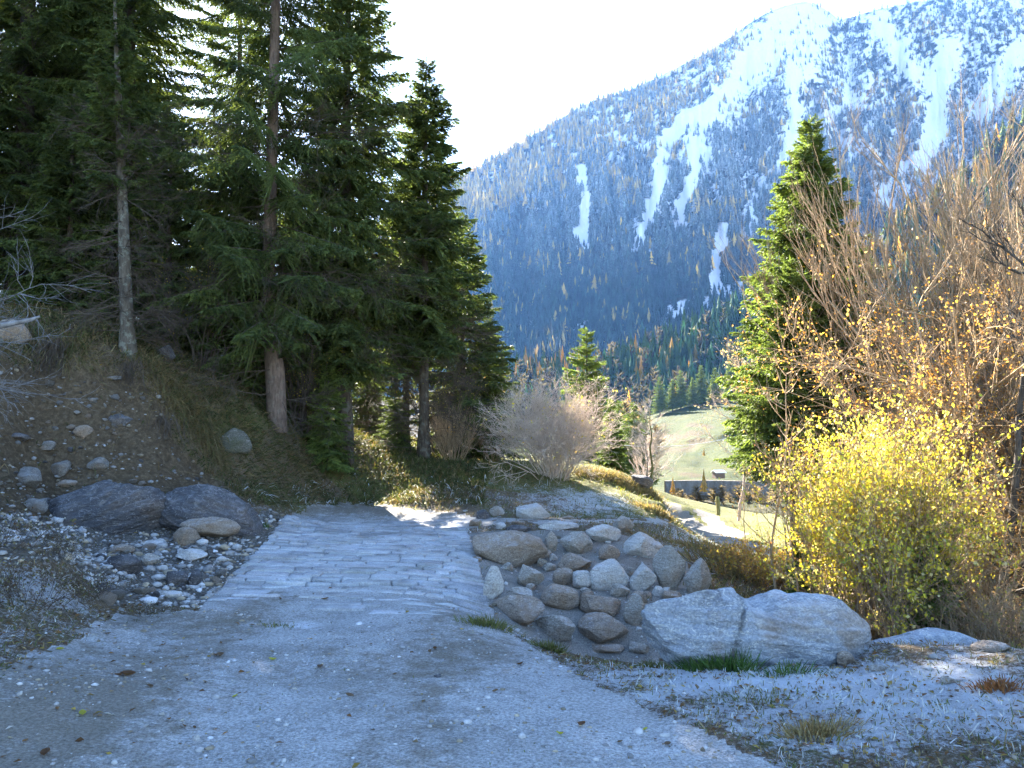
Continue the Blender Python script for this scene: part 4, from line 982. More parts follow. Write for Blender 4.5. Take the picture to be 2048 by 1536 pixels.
# two dark boulders left of the ford
V, F = rock(110, (.88, .62, .50), 6, 7, (.70, .95), .06, .05, ells=[(-.25, 0, -.25, .78, .8, .85), (.20, .0, .0, .70, .8, .98)], tilt=-.45, grooves=((-.12, .03, .03, .4),))
b = MB(); b.add(V, F); o = b.build('boulder', ROCK_D); o.location = tuple(P(217, 1030, 10.6)); o.rotation_euler = (0, .04, .2)
tag(o, 'dark slate-blue boulder with a ridge down its middle, left of the pair by the ford', 'boulder')
V, F = rock(117, (.78, .58, .44), 6, 8, (.72, .95), .06, .06, ells=[(-.15, 0, -.1, .8, .85, .95), (.35, 0, -.25, .66, .8, .72)], tilt=.3)
b = MB(); b.add(V, F); o = b.build('boulder', ROCK_D); o.location = tuple(P(420, 1028, 10.9)); o.rotation_euler = (0, .10, -.15)
tag(o, 'dark brown-grey boulder, right one of the pair by the ford', 'boulder')
set_rock('stone', 418, 1056, 125, 40, 9, ROCK_W, 'cracked rusty-brown rock slab under the right-hand dark boulder', dy=.5, Yoff=-.25)

SC_ = 3.413
def E(cx, cy, w, hh, seed, mat, **kw):
    set_rock('stone', 900 + cx / SC_, 980 + cy / SC_, 1.40 * w / SC_, 1.55 * hh / SC_, seed, mat, None, parent=EMB, cuts=22, depth=(.50, .84), rough=.05, strata=.05, **kw)
for a in [(400,395,530,225,201,ROCK_W),(680,365,85,125,202,ROCK),(860,375,200,125,203,ROCK),(1045,300,220,115,204,ROCK_L),(1300,385,195,155,206,ROCK_L),
          (1185,240,130,100,207,ROCK),(860,505,205,95,208,ROCK_W),(1070,440,140,80,209,ROCK_W),(530,600,175,125,210,ROCK),(760,605,145,100,211,ROCK_W),
          (890,615,125,130,212,ROCK_L),(1080,590,205,185,213,ROCK_L),(1320,605,155,175,214,ROCK_L),(1500,575,200,240,215,ROCK),(290,655,125,190,216,ROCK_L),
          (460,715,165,62,217,ROCK),(740,740,255,145,218,ROCK_W),(1010,795,295,135,219,ROCK_W),(1150,690,120,90,220,ROCK),(1290,740,110,80,221,ROCK_W),
          (480,840,340,145,222,ROCK_W),(1250,850,145,170,223,ROCK),(725,950,235,165,224,ROCK),(1020,955,365,150,225,ROCK_W),(1030,1080,225,55,226,ROCK_W),(1290,1085,140,70,227,ROCK),
          (1230,560,60,60,228,ROCK),(630,500,60,50,229,ROCK),(930,700,70,60,230,ROCK),(1420,700,80,60,231,ROCK_L)]:
    E(*a, dy=.75)
_rg = np.random.default_rng(7)
for k in range(34):
    u_, v_ = _rg.uniform(950, 1385), _rg.uniform(1075, 1300)
    if inpoly(np.array([u_]), np.array([v_]), APRON)[0]:
        w_ = _rg.uniform(12, 34); set_rock('stone', u_, v_, w_, w_ * _rg.uniform(.5, .9), 260 + k, [ROCK, ROCK_W, ROCK_L][k % 3], None, parent=EMB, sub_=3, cuts=14, depth=(.5, .85), rough=.06, rz=_rg.uniform(-.5, .5))
for cx, cy, w, hh, s, mt, lb, dy in [
    (740,250,285,80,240,ROCK_L,'long flat pale stone lying like a log on top of the embankment',.4),
    (560,155,275,135,241,ROCK_L,'large white angular boulder on the grass above the embankment',.7),
    (230,172,120,85,242,ROCK_D,'dark pointed rock at the far right corner of the paving',.8),
    (322,150,110,80,243,ROCK,'grey frosted rock between the dark pointed one and the white boulder',.8),
    (480,268,200,60,244,ROCK_D,'flat dark slab lying along the top edge of the embankment',.6),
    (470,225,110,34,245,ROCK_W,'thin brown slab below the white boulder',.6),
    (345,250,80,55,246,ROCK_L,'little pale stone left of the flat dark slab',.8),
    (175,225,90,55,247,ROCK_W,'brown broken stone next to the corner of the paving',.8),
    (805,190,100,30,248,ROCK_W,'low brown stone half sunk in the grass right of the white boulder',.7)]:
    set_rock('boulder' if 'boulder' in lb[:30] else 'stone', 900 + cx / SC_, 980 + cy / SC_, w / SC_, hh / SC_, s, mt, lb, cat='boulder' if 'boulder' in lb[:30] else 'stone', dy=dy, cuts=12)
for u, v, w, hh, s, mt, lb in [
    (50,955,92,42,301,ROCK_S,'broad tan-grey stone at the left foot of the earth scar'),
    (117,938,60,40,302,ROCK_S,'tilted grey stone right of the broad tan-grey one'),
    (167,866,44,30,303,ROCK_W,'rounded reddish stone lying alone on the scar'),
    (92,893,62,22,304,ROCK_S,'flat stone sticking out in the middle of the scar'),
    (38,874,62,16,305,ROCK_D,'thin dark ledge stone at the left of the scar'),
    (75,1012,52,34,306,ROCK_S,'round grey stone left of the two dark boulders'),
    (135,968,44,20,307,ROCK_W,'brownish stone just above the left dark boulder'),
    (370,1077,66,40,308,ROCK_W,'square tan block in front of the right-hand dark boulder'),
    (250,1134,92,54,309,ROCK_D,'frost-topped dark slab in the middle of the gravel bed'),
    (352,1158,54,36,310,ROCK_D,'flat blue-grey stone leaning near the paving edge'),
    (390,1158,30,42,311,ROCK_D,'dark upright oval stone near the paving edge'),
    (303,1121,44,28,312,ROCK,'long pale stone lying aslant in the gravel bed'),
    (382,1112,66,26,313,ROCK_L,'pale flat slab in the gravel near the paving'),
    (338,1189,52,20,314,ROCK_L,'whitish flat stone at the lower end of the gravel bed'),
    (245,1100,56,20,315,ROCK_W,'tan flat stone left of the square block'),
    (312,1086,70,14,316,ROCK_L,'long thin slab below the two dark boulders'),
    (470,888,70,64,317,ROCK_M,'mossy pale rock jutting from the grassy bank'),
    (20,672,90,62,318,ROCK_W,'orange-brown rock at the top of the scar by the left edge'),
    (185,800,26,12,319,ROCK_S,'small whitish stone high in the scar'),
    (240,840,50,26,320,ROCK_D,'dark stone shelf on the right side of the scar'),
    (195,930,50,30,321,ROCK_S,'grey slab above the left dark boulder'),
    (330,705,60,34,322,ROCK_D,'dark mossy stone right of the slim pale trunk'),
    (228,757,40,16,323,ROCK_S,'pale shelf stone just under the roots'),
    (210,1185,60,36,324,ROCK_D,'dark mound-like stone beside the frosty weeds'),
    (1975,1272,62,40,330,ROCK_L,'round pale stone on the right end of the flat stone slab'),
    (2044,1262,40,58,331,ROCK_L,'pale stone cut by the right edge of the photo'),
    (1985,1296,84,26,332,ROCK_W,'low brownish stone beneath the round pale one'),
    (1758,1336,40,20,333,ROCK,'little round stone right of the big boulder'),
    (1897,1362,34,22,334,ROCK,'little round stone in the frosty grass on the right'),
    (1855,1338,26,12,335,ROCK_L,'tiny pale stone in front of the flat slab'),
    (1665,1505,24,12,336,ROCK_L,'white pebble near the bottom right of the gravel track'),
    (392,1478,20,14,337,ROCK_L,'light pebble lying alone on the gravel track'),
    (40,1388,16,12,338,ROCK_L,'light pebble at the left of the gravel track'),
    (875,1352,20,9,339,ROCK_D,'dark blue pebble on the gravel track'),
    (1395,1165,60,90,340,ROCK,'rough grey rock where the embankment meets the grassy slope'),
    (1300,1098,60,40,341,ROCK_L,'frosted stone on the upper right rim of the embankment'),
    (1278,965,60,30,342,ROCK_D,'dark grassy rock edge at the end of the knoll'),
    (1345,1195,50,30,343,ROCK_W,'brown stone half buried behind the big boulder')]:
    set_rock('stone', u, v, w, hh, s, mt, lb, rz=(s % 7) * .13 - .4, cuts=14, depth=(.5, .88), rough=.07)
V, F = rock(350, (.50, .16, .12), 5, 8, (.7, .95), .05, .04, tilt=.05, pw=.6)
b = MB(); b.add(V, F); o = b.build('stone_slab', ROCK_B); o.location = tuple(P(1850, 1296, 6.0)); o.rotation_euler = (.2, -.03, -.02)
tag(o, 'long low flat grey stone slab edging the verge right of the big boulder', 'stone')

# loose stones of the gravel bed and the scar
def loose():
    rg = np.random.default_rng(55); ms = [rock_mesh(400 + k, (1, rg.uniform(.6, .9), rg.uniform(.3, .6)), 3, [ROCK_S, ROCK, ROCK_S, ROCK_W, ROCK_D, ROCK_S][k % 6], cuts=16, depth=(.42, .85), rough=.05) for k in range(14)]
    n = 0; tries = 0
    while n < 250 and tries < 6000:
        tries += 1; u = rg.uniform(-20, 580); v = rg.uniform(760, 1210); p = hit(u, v); t = int(ctype(p[0], p[1], p[2]))
        if t not in (3, 4) or (t == 4 and rg.random() < .35) or p[1] > 13.5: continue
        if v > 1000 and u < 500 and 960 < v < 1064 and u > 95: continue
        s = rg.uniform(.022, .085) * (1 if rg.random() < .8 else 1.5) * (1.0 if t == 3 else .75)
        o = link('loose_stone', ms[rg.integers(0, 14)], None, (p[0], p[1], p[2] + s * .12)); o.scale = (s,) * 3; o.rotation_euler = (rg.normal(0, .35), rg.normal(0, .35), rg.uniform(0, 6.28))
        cw = {'grey schist': 'grey', 'pale stone': 'pale', 'weathered dull stone': 'dull brownish-grey', 'brown bedded stone': 'brown', 'dark slate boulder': 'dark'}[o.data.materials[0].name]
        sw = 'tiny' if s < .04 else ('small' if s < .07 else 'larger')
        if t == 4: wh = 'stuck in the dark earth scar'
        elif v < 965: wh = 'on the rubble above the dark boulders' if u > 150 else 'on the rubble at the left edge above the boulders'
        elif u > 430: wh = 'along the upper left edge of the paving'
        elif v > 1130: wh = 'at the near end of the gravel bed' if u > 300 else 'beside the frosty weeds'
        elif u < 110: wh = 'left of the dark boulders'
        else: wh = 'in the gravel just below the dark boulders' if v < 1100 else 'in the middle of the gravel bed'
        tag(o, f'{sw} {cw} loose stone lying {wh}', 'stone', 'loose stones of the gravel bed' if t == 3 else 'loose stones in the earth scar'); n += 1
loose()

def fan_points(rg, n, y0=3.2, y1=40, amax=.80):
    y = y0 * (y1 / y0) ** rg.random(n); a = rg.uniform(-amax, amax, n); return a * (5 + .95 * y) * .82, y
def pebbles():
    rg = np.random.default_rng(66); b = MB(); D, F = ico(1)
    x, y = fan_points(rg, 60000, 3.2, 15.5); z = hs(x, y); t = ctype(x, y, h0(x, y)); u, v = proj(x, y, z)
    cl = fbm(x * 1.5, y * 1.5, 88); pr = np.choose(t, [.03, .26, .45, .85, .5]) * np.where((t == 1) & inpoly(u, v, PAVEP), .08, 1) * np.where(t == 1, sstep(.40, .62, cl) * 2 + .2, 1)
    edge_ = (t == 1) & (v < 1045) & (y < 16); pr = np.where(edge_, .5, pr)
    k = rg.random(len(x)) < pr; x, y, z, t = x[k], y[k], z[k], t[k]; n = len(x)
    s = np.choose(t, [.010, .0060, .009, .020, .018]) * rg.lognormal(0, .55, n); s = np.minimum(s, .07)
    var = D[None] * rg.uniform(.6, 1.3, (n, 1, 3)) * (1 + rg.uniform(-.28, .28, (n, len(D), 1))); var[..., 2] *= .6
    V = var * s[:, None, None] + np.stack([x, y, z + s * .15], -1)[:, None]; g = rg.uniform(.5, 1.45, n)[:, None]; base = np.where((rg.random(n) < .25)[:, None], [[.30, .25, .18]], [[.34, .33, .32]]) * g
    base = np.where((rg.random(n) < np.where(t == 1, .03, .04))[:, None], [[.6, .6, .62]], base) * np.where(t == 4, .65, 1)[:, None]
    b.add(V.reshape(-1, 3), (F[None] + (np.arange(n) * len(D))[:, None, None]).reshape(-1, 3), np.repeat(base, len(D), 0)); print('pebbles', n)
    tag(b.build('gravel', PEBBLEM), 'grey gravel and pebbles strewn over the track and the stream bed', 'gravel', kind='stuff')
pebbles()

# ---------------------------------------------------------------- grass, litter
def grass_mesh(b, p, d, L, w, cols, rg, droop):
    n = len(p); s = norm(np.cross(d, rg.normal(size=(n, 3)))) ; L = L[:, None]; w = w[:, None] * .5; dr = droop[:, None] * np.array([0, 0, -1.])
    m1 = p + d * L * .5 + dr * L * .12; m2 = p + d * L * .85 + dr * L * .5; tp = p + d * L + dr * L * .85
    V = np.stack([p - s * w, p + s * w, m1 + s * w * .9, m1 - s * w * .9, m2 + s * w * .5, m2 - s * w * .5, tp], 1); o = (np.arange(n) * 7)[:, None]
    C = np.repeat(cols, 7, 0); b.add(V.reshape(-1, 3), np.concatenate([o + [[0, 1, 2, 3]], o + [[3, 2, 4, 5]]]), C); b.add(np.zeros((0, 3)), np.zeros((0, 3), int))
    b.f.append(o + [[5, 4, 6]] + (b.n - n * 7)); b.m.append(np.zeros(n, int))
def grass():
    rg = np.random.default_rng(90); x, y = fan_points(rg, 900000, 3.2, 34); z = hs(x, y); t = ctype(x, y, h0(x, y)); u, v = proj(x, y, z)
    c = gchan(x, y, z); cl = fbm(x * 2.6, y * 2.6, 91, 4); cl2 = fbm(x * 9, y * 9, 92, 2)
    den = .35 * sstep(.42, .62, cl) * sstep(.3, .6, cl2) + .04 + .22 * (y < 7) * (t == 0)
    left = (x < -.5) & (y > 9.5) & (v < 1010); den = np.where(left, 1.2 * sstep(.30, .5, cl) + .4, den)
    den = np.where((y > 12.8) & ~left, .42 * sstep(.40, .58, cl) + .08, den)
    ravine = (u > 1390) & (u < 1620) & (v > 1050) & (v < 1200); den = np.where(ravine, .6, den)
    den = np.where(t == 1, .05 * sstep(.56, .68, cl) * ~inpoly(u, v, PAVEP) * (y < 7.5), den); den = np.where((t == 2) | (t == 3), .006, den); den = np.where(t == 4, .02, den)
    den = np.where((t == 1) & (y > 16), .0, den)
    k = rg.random(len(x)) < den * np.where(y < 8, .40, .5); x, y, z, t, u, v, c, cl, left, ravine = [q[k] for q in (x, y, z, t, u, v, c, cl, left, ravine)]; n = len(x)
    L = np.where(y < 9, rg.lognormal(-3.25, .35, n), rg.lognormal(-2.5, .4, n)); L = np.where(left, rg.lognormal(-1.7, .35, n), L); L = np.where(t == 1, L * .6, L); L = np.where(y > 19, L * .8, L); L = np.minimum(L, .45)
    pal = np.array([(.30, .23, .12), (.22, .15, .07), (.14, .15, .045), (.36, .29, .16), (.09, .12, .03)]); i = rg.choice(5, n, p=[.28, .2, .2, .16, .16]); gr = rg.random(n) < c[:, 1] * .8; i = np.where(gr, rg.choice([2, 4], n), i)
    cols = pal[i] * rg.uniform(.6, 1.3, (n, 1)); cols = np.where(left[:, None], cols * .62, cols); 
    sunny = (y > 15.5) & (x > 1); cols = np.where(sunny[:, None] & (rg.random(n) < .7)[:, None], np.array([[.19, .21, .045]]) * rg.uniform(.7, 1.3, (n, 1)), cols)  # sunlit yellow-green painted into most blades on the sunny side
    fr = (rg.random(n) < np.clip(c[:, 0] - .2, 0, .6))[:, None]; cols = np.where(fr, np.array([[.62, .65, .70]]) * rg.uniform(.7, 1.1, (n, 1)), cols)
    e = .1; gx = (h0(x + e, y) - h0(x - e, y)) / (2 * e); gy = (h0(x, y + e) - h0(x, y - e)) / (2 * e)
    d = norm(np.stack([-gx * .9, -gy * .9, np.ones(n)], -1) + rg.normal(0, .5, (n, 3))); dr = np.where(left, rg.uniform(.5, 1.5, n), rg.uniform(0, .9, n))
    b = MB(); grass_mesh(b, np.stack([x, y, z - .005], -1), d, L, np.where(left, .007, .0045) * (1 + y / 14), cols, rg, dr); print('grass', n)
    tag(b.build('grass', GRASSM, smooth=False), 'frosty and withered grass covering the verges, bank and knoll', 'grass', kind='stuff')
grass()
def litter():
    rg = np.random.default_rng(93); x, y = fan_points(rg, 90000, 3.2, 22); z = hs(x, y); t = ctype(x, y, h0(x, y)); u, v = proj(x, y, z); c = gchan(x, y, z)
    pr = np.where(t == 0, .20, .006); pr = np.where(t == 3, .04, pr) * np.where((u < 300) & (v > 1080), 1.8, 1) * np.where((u > 1440) & (v < 1220) & (v > 1080), 2.5, 1)
    pr = np.where((t == 1) & ((u < 500) & (v > 1250)), .05, pr)
    k = rg.random(len(x)) < pr; p = np.stack([x, y, z + .006], -1)[k]; n = len(p); pal = np.array([(.20, .10, .04), (.28, .15, .06), (.12, .07, .04), (.40, .30, .08), (.50, .48, .47), (.30, .22, .14)])
    cols = pal[rg.integers(0, 6, n)] * rg.uniform(.6, 1.2, (n, 1)); a = rg.uniform(0, 6.28, n); L = rg.uniform(.018, .05, n) * np.where(y[k] > 10, 1.3, 1); d = np.stack([np.cos(a), np.sin(a), rg.normal(0, .2, n)], -1); s = np.stack([-np.sin(a), np.cos(a), rg.normal(0, .25, n)], -1)
    L = L[:, None]; up_ = np.array([0, 0, 1.]); m_ = p + d * L * .45
    V = np.stack([p, m_ + s * L * .3 + up_ * L * .14, p + d * L, m_ - s * L * .3 + up_ * L * .10, m_ - up_ * L * .02], 1); o = (np.arange(n) * 5)[:, None]
    b = MB(); b.add(V.reshape(-1, 3), np.concatenate([o + [[0, 1, 4]], o + [[1, 2, 4]], o + [[2, 3, 4]], o + [[3, 0, 4]]]), np.repeat(cols, 5, 0))
    tag(b.build('leaf_litter', LEAF, smooth=False), 'brown, yellow and frosted fallen leaves lying thinly over the verges', 'leaves', kind='stuff')
litter()
def leaves():
    rg = np.random.default_rng(94); spots = [(440,1313,30,1),(256,1352,36,0),(237,1353,18,0),(165,1433,26,2),(215,1270,14,1),(1163,1455,26,0),(1120,1472,20,2),(90,1510,34,0),(515,1155,14,0),(640,1165,16,0),(560,1200,12,1),(870,1300,16,0),(1240,1490,16,1),(700,1395,20,1),(860,1306,14,1),(300,1378,22,1),(545,1322,18,2),(1335,1492,20,1),(1478,1418,18,0),(1040,1330,16,0),(120,1300,18,2),(60,1340,16,1),(640,1338,22,1),(650,1200,16,1),(1290,1462,14,2),(790,1350,14,1),(990,1385,16,1),(470,1395,14,2)]
    pal = [(.13, .065, .03), (.17, .11, .07), (.42, .40, .06)]
    word = ['dark brown curled', 'dull tan', 'yellow-green']
    for (u, v, w, c) in spots:
        p = hit(u, v); L = w / FPX * p[1]; n = 9; t = np.linspace(0, 1, n); wd = .30 * L * np.sin(t * math.pi) ** .7 * (1 - .3 * t); cu = .22 * L * rg.uniform(.4, 1.2)
        mid = np.stack([(t - .5) * L, 0 * t, cu * (2 * t - 1) ** 2], -1); l = mid + np.stack([0 * t, wd, wd * .7], -1); r = mid - np.stack([0 * t, wd, -wd * .6], -1)
        V = np.stack([l, mid, r], 1).reshape(-1, 3); F = [(i * 3 + j, i * 3 + j + 1, i * 3 + j + 4, i * 3 + j + 3) for i in range(n - 1) for j in (0, 1)]
        b = MB(); b.add(V, F, np.array(pal[c]) * rg.uniform(.8, 1.2)); o = b.build('fallen_leaf', LEAF, loc=(p[0], p[1], p[2] + .004)); o.rotation_euler = (rg.normal(0, .15), rg.normal(0, .1), rg.uniform(0, 6.28))
        where = 'on the stone paving' if v < 1215 and u > 400 else ('at the left of the gravel track' if u < 330 else ('in the middle of the gravel track' if u < 1050 else 'at the right of the gravel track'))
        tag(o, f'{word[c]} fallen leaf lying {where}', 'leaf', 'single fallen leaves on the track')
leaves()
def tuft(u, v, n, L, R, pal, label, seed, cat='grass tuft', droop=.5, up=1.0, w=.006):
    rg = np.random.default_rng(seed); g = hit(u, v); b = MB(); p = np.stack([rg.normal(0, R, n), rg.normal(0, R * .5, n), 0 * np.ones(n)], -1)
    p[:, 2] = hs(g[0] + p[:, 0], g[1] + p[:, 1]) - g[2] - .01
    d = norm(np.stack([p[:, 0] / R * .35, p[:, 1] / R * .3, np.full(n, up)], -1) + rg.normal(0, .25, (n, 3))); pal = np.array(pal)
    grass_mesh(b, p, d, L * rg.uniform(.4, 1.1, n), np.full(n, w), pal[rg.integers(0, len(pal), n)] * rg.uniform(.7, 1.2, (n, 1)), rg, droop * rg.uniform(.3, 1.3, n))
    tag(b.build('grass_tuft', GRASSM, smooth=False, loc=tuple(g)), label, cat)
GRN = [(.05, .11, .02), (.07, .14, .03), (.10, .15, .04)]; DRY = [(.33, .25, .12), (.24, .16, .07), (.38, .32, .18)]; OLV = [(.15, .17, .05), (.22, .20, .08), (.12, .14, .04)]; DBR = [(.16, .115, .05), (.22, .165, .075), (.11, .11, .04)]
tuft(1420, 1338, 420, .17, .10, GRN, 'thick dark green grass tuft against the foot of the big boulder', 1)
tuft(1470, 1342, 200, .20, .07, GRN, 'taller green grass blades under the crack of the big boulder', 2)
tuft(1570, 1350, 140, .13, .10, GRN, 'thin green grass in the frost before the boulder', 3)
tuft(1300, 1335, 260, .08, .06, OLV, 'short yellow-green grass left of the big boulder', 4)
tuft(975, 1252, 420, .13, .10, OLV, 'bushy yellow-green grass tuft at the near right corner of the paving', 5)
tuft(1100, 1300, 260, .13, .06, OLV, 'straggly grass tuft at the lower rim of the embankment', 6)
tuft(1640, 1470, 700, .10, .10, DRY, 'pale straw-coloured grass patch on the right verge', 7)
tuft(1520, 1405, 260, .06, .16, OLV, 'short olive grass clump on the verge below the boulder', 8)
tuft(1995, 1380, 300, .10, .06, [(.30, .13, .05), (.22, .10, .04)], 'rust-coloured grass clump near the right edge', 9)
tuft(560, 1252, 160, .05, .10, OLV, 'little grass clump with snow at the near edge of the paving', 10)
tuft(523, 1055, 160, .10, .05, GRN, 'small dark green plant at the right end of the dark boulders', 11, 'plant')
for k, (u, v, L, R, lb) in enumerate([(300,725,.45,.22,'long hanging grass under the slim pale trunk'),(330,790,.5,.2,'hanging tuft of dry grass on the overhanging turf edge'),(390,850,.5,.14,'long shaggy grass beard hanging down the bank'),(420,900,.35,.13,'shaggy tuft at the bottom of the grass beard'),(370,800,.45,.2,'thick dry grass mat on the turf edge'),(130,690,.4,.25,'dark drooping grass on the overhang above the scar'),(460,840,.3,.2,'olive grass above the mossy rock'),(600,930,.3,.2,'brown grass on the bank below the bare stems')]):
    tuft(u, v, 700, L, R, DBR, lb, 20 + k, droop=1.9, up=.35, w=.008)
for k, (u, v, L, R, lb) in enumerate([(1190,950,.3,.28,'golden tall grass on the crest of the knoll'),(1235,962,.28,.3,'golden grass at the right of the knoll crest'),(1290,985,.25,.25,'yellowish grass hanging over the end of the knoll'),(1310,1022,.2,.2,'dark grass on the steep end of the knoll'),(1430,1110,.3,.4,'rust-brown weeds along the shade line of the ravine'),(1490,1150,.35,.4,'rusty leafy weeds in front of the saplings')]):
    tuft(u, v, 900, L, R, [(.30, .24, .12), (.26, .19, .10), (.19, .18, .07)], lb, 40 + k, droop=.9, w=.012)
# frosty weeds at the lower left
WEED = shrub(71, 42, .55, 1.2, 1, 7, .004, BARK_K, 0, 750, .030, [(.17, .15, .06), (.13, .07, .04), (.20, .17, .10), (.50, .51, .54), (.45, .46, .50), (.08, .09, .04)], (-.02, 2), .45, .4, (.5, 1.0))
for k, (u, v, s, lb) in enumerate([(40,1200,.7,'frosty brown and green weeds heaped at the left edge'),(160,1190,.5,'frosted low weeds right of the heap at the left edge'),(-40,1120,.8,'dark weeds rising at the left edge above the frosty heap'),(110,1110,.45,'twiggy weeds between the heap and the round grey stone'),(300,1230,.3,'little trailing weed at the rim of the gravel bed')]):
    p = hit(max(u, 1), v); put(WEED, 'weed_clump', p[0] + min(u, 0) / 250, p[1], lb, None, s, k * 1.3, cat='weeds')
RAV = shrub(72, 34, .8, .8, 1, 8, .006, BARK_T, .1, 1500, .05, [(.42, .24, .07), (.5, .36, .08), (.30, .20, .08), (.38, .34, .10)], (0, 2), .5, .3, (.5, 1.0))
for k, (u, v, s, lb) in enumerate([(1500,1165,.7,'low rusty-leaved shrub in the ravine behind the boulder'),(1560,1170,.8,'low yellowing shrub at the foot of the thin saplings'),(1455,1125,.5,'small brown-leaved shrub on the shade line')]):
    p = hit(u, v); put(RAV, 'low_shrub', p[0], p[1], lb, None, s, k * 2.0)

# roots hanging under the turf edge
def roots(u, v, n, seed, label, L=.55):
    rg = np.random.default_rng(seed); b = MB(); g = hit(u, v); o = g + np.stack([rg.normal(0, .12, n), -.10 + rg.normal(0, .06, n), .1 + rg.normal(0, .05, n)], -1)
    twigs_meshdata(rg, b, o, np.stack([rg.normal(0, .3, n), rg.normal(-.35, .15, n), -np.ones(n)], -1), L * rg.uniform(.5, 1.1, n), .006, 1, 5, 0, -.3, .35, 3, (.3, .6))
    tag(b.build('hanging_roots', BARK_K), label, 'roots')
roots(115, 700, 70, 1, 'curtain of thin roots hanging below the overhanging turf left of the slim trunk', .8)
roots(265, 740, 40, 2, 'roots hanging below the foot of the slim pale trunk')
roots(330, 850, 30, 3, 'dark roots dangling beneath the hanging grass')

# ---------------------------------------------------------------- the post, the wall, the hut, distant bits
p = P(1436, 1036, 32.0); t = empty('wooden_post', tuple(p), 0); tag(t, 'weathered mossy wooden post standing alone in the sunny meadow beside the track', 'post')
b = MB(); rg = np.random.default_rng(3); k = p[1] / 40.0
zz = np.array([-.2, 0, .25, .5, .75, 1.0, 1.08]) * k; tubes(b, np.stack([.02 * np.sin(zz * 5), 0 * zz, zz], -1)[None], (np.array([.13, .12, .10, .105, .11, .10, .05]) * k)[None], 8); b.build('post', BARK_M, t)
b = MB(); tubes(b, (np.array([[0, 0, .8], [-.10, 0, .84], [-.19, 0, .83]]) * k)[None], (np.array([[.035, .03, .02]]) * k), 5); b.build('stub', BARK_M, t)
def wall():
    b = MB(); n = 60; rg = np.random.default_rng(8); x = np.linspace(at(1330, 126), at(1640, 126), n); top = float(P(1440, 962, 126)[2]); V = []; F = []
    for i in range(n):
        y = 126 + 1.2 * math.sin(i * .12); V += [(x[i], y - 1.2, top - 9), (x[i], y, top), (x[i], y + 1.0, top), (x[i], y + 1.2, top - 9)]
        if i: a = (i - 1) * 4; F += [(a + k, a + k + 4, a + k + 5, a + k + 1) for k in range(3)]
    b.add(V, F)
    m = M('dark streaked wall', .95, .1); c = m.coord('Object', 1, (1, 1, .25)); m.col(m.ramp(m.noise(c, 1.3, 8, .75), [(.3, (.09, .08, .07)), (.7, (.24, .21, .18))])); m.bump(m.noise(c, 4, 6), .8, .3)
    tag(b.build('retaining_wall', m.m, smooth=False), 'long dark retaining wall across the valley below the far meadow', 'wall')
wall()
LO = bare_lo(np.random.default_rng(5), 90); bb = MB(); bb.add(LO[0], LO[1], (.17, .13, .10)); lom = bb.mesh('bare_far', TREEM, False); lom.attributes.new('Snow', 'FLOAT', 'POINT')
rg = np.random.default_rng(12)
for k in range(26):
    u = rg.uniform(1335, 1600); Y = rg.uniform(105, 122); q = P(u, 1012, Y); o = link('bare_bush', lom, None, (q[0], q[1], float(P(1440, 1015, Y)[2]))); s = rg.uniform(1.8, 3.6); o.scale = (s * 1.6, s * 1.6, s); o.rotation_euler = (0, 0, rg.uniform(0, 6))
    tag(o, 'small leafless bush growing in front of the dark wall in the valley', 'bush', 'leafless bushes before the valley wall')
for k in range(9):
    u = rg.uniform(1245, 1320); Y = rg.uniform(130, 170); v0 = rg.uniform(880, 950); q = P(u, v0, Y); o = link('bare_tree', lom, None, tuple(q)); s = rg.uniform(4, 8); o.scale = (s * 1.3, s * 1.3, s); o.rotation_euler = (0, 0, rg.uniform(0, 6))
    tag(o, 'grey leafless tree of the gully below the far meadow', 'tree', 'leafless trees in the meadow gully')
lv = conifer_lo(np.random.default_rng(6), 6, 9, .2, .4); bb = MB(); bb.add(lv[0], lv[1], (.46, .30, .09)); lm = bb.mesh('larch_far', TREEM, False); lm.attributes.new('Snow', 'FLOAT', 'POINT')
for u, v, s, Y, lb in [(1408, 985, 3.6, 118, 'small bright orange larch in front of the valley wall'), (1346, 990, 2.6, 110, 'smaller orange larch at the left end of the valley wall'), (1408, 912, 2.2, 200, 'tiny orange tree in the brown gully of the far meadow')]:
    o = link('larch_tree', lm, None, tuple(P(u, v, Y))); o.scale = (s,) * 3; tag(o, lb, 'tree')
for k, (u, v, sc_) in enumerate([(1345,815,3.4),(1362,812,4.2),(1385,808,3.2),(1402,806,4.4),(1430,800,3.8),(1462,795,4.6),(1478,792,3.6),(1320,822,4.0)]):
    q = P(u, v, 372); place(SP_YOUNG, 'spruce_tree', q[0], q[1], ['short', 'tall', 'small', 'tall', 'broad', 'tallest', 'narrow', 'shaded'][k] + ' spruce at the upper edge of the far meadow, number %s from its left end' % ['two', 'three', 'four', 'five', 'six', 'seven', 'eight', 'one'][k], 'spruces along the top of the far meadow', sc_, k, z=float(q[2]) - 1)
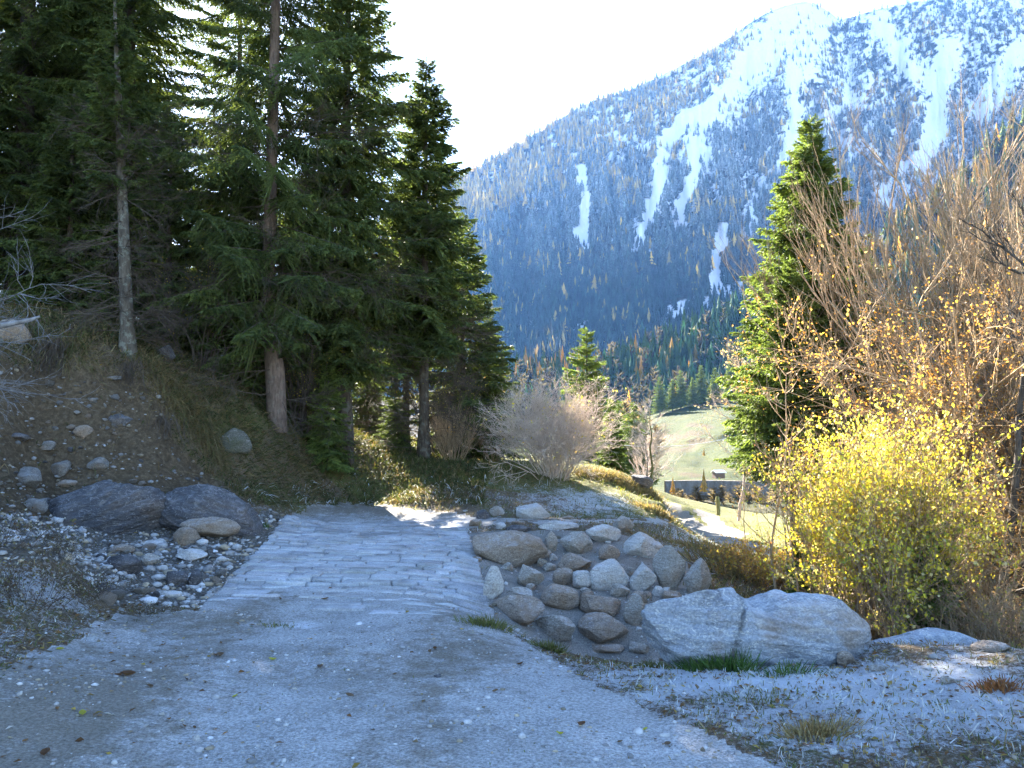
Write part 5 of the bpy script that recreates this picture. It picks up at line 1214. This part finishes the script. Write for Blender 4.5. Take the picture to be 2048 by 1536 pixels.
def hut():
    q = P(1437, 950, 126 + 20); t = empty('hay_hut', tuple(q), .3); tag(t, 'tiny white-roofed hut at the lower edge of the far meadow', 'hut')
    b = MB(); b.add([(x, y, z) for x in (-.9, .9) for y in (-.7, .7) for z in (-.6, .45)], [(0, 1, 3, 2), (4, 6, 7, 5), (0, 4, 5, 1), (2, 3, 7, 6)], (.15, .10, .07)); b.build('wall', PEBBLEM, t, False)
    b = MB(); b.add([(-1.1, -.9, .42), (1.1, -.9, .42), (1.1, 0, .85), (-1.1, 0, .85), (-1.1, .9, .42), (1.1, .9, .42), (-1.1, -.9, .5), (1.1, -.9, .5), (1.1, 0, .93), (-1.1, 0, .93), (-1.1, .9, .5), (1.1, .9, .5)],
        [(0, 3, 2, 1), (3, 4, 5, 2), (6, 7, 8, 9), (9, 8, 11, 10), (0, 1, 7, 6), (4, 10, 11, 5), (0, 6, 9, 3), (3, 9, 10, 4), (1, 2, 8, 7), (2, 5, 11, 8)], (.8, .82, .85)); b.build('roof', PEBBLEM, t, False)
hut()
def cable():
    a, c = P(1150, 892, 64), P(1520, 868, 84); t = np.linspace(0, 1, 24)[:, None]; pts = a * (1 - t) + c * t; pts[:, 2] -= 1.2 * 4 * (t * (1 - t))[:, 0] - .6
    b = MB(); tubes(b, pts[None], np.full((1, 24), .018), 4); m = M('pale cable', .4, .5); m.col((.6, .6, .62)); tag(b.build('overhead_cable', m.m), 'thin pale overhead cable crossing the valley in front of the meadow', 'cable')
cable()
# ---------------------------------------------------------------- air
def haze():
    x0, x1, y0, y1, z0, z1 = -1700, 2900, -450, 2900, -60, 1200
    V = [(x, y, z) for x in (x0, x1) for y in (y0, y1) for z in (z0, z1)]
    b = MB(); b.add(V, [(0, 1, 3, 2), (4, 6, 7, 5), (0, 4, 5, 1), (2, 3, 7, 6), (0, 2, 6, 4), (1, 5, 7, 3)])
    m = bpy.data.materials.new('haze'); m.use_nodes = True; t = m.node_tree; t.nodes.clear()
    o = t.nodes.new('ShaderNodeOutputMaterial'); p = t.nodes.new('ShaderNodeVolumePrincipled')
    p.inputs['Color'].default_value = (.17, .42, 1.0, 1); p.inputs['Density'].default_value = .000038; p.inputs['Anisotropy'].default_value = .3
    t.links.new(p.outputs[0], o.inputs['Volume'])
    tag(b.build('haze', m, smooth=False), kind='stuff')
haze()
print('peak', MP[..., 2].max(), MP[..., 0].min(), MP[..., 0].max(), MP2[..., 1].max(), MP2[..., 0].max(), MP2[..., 2].min(), SPq[..., 0].max())
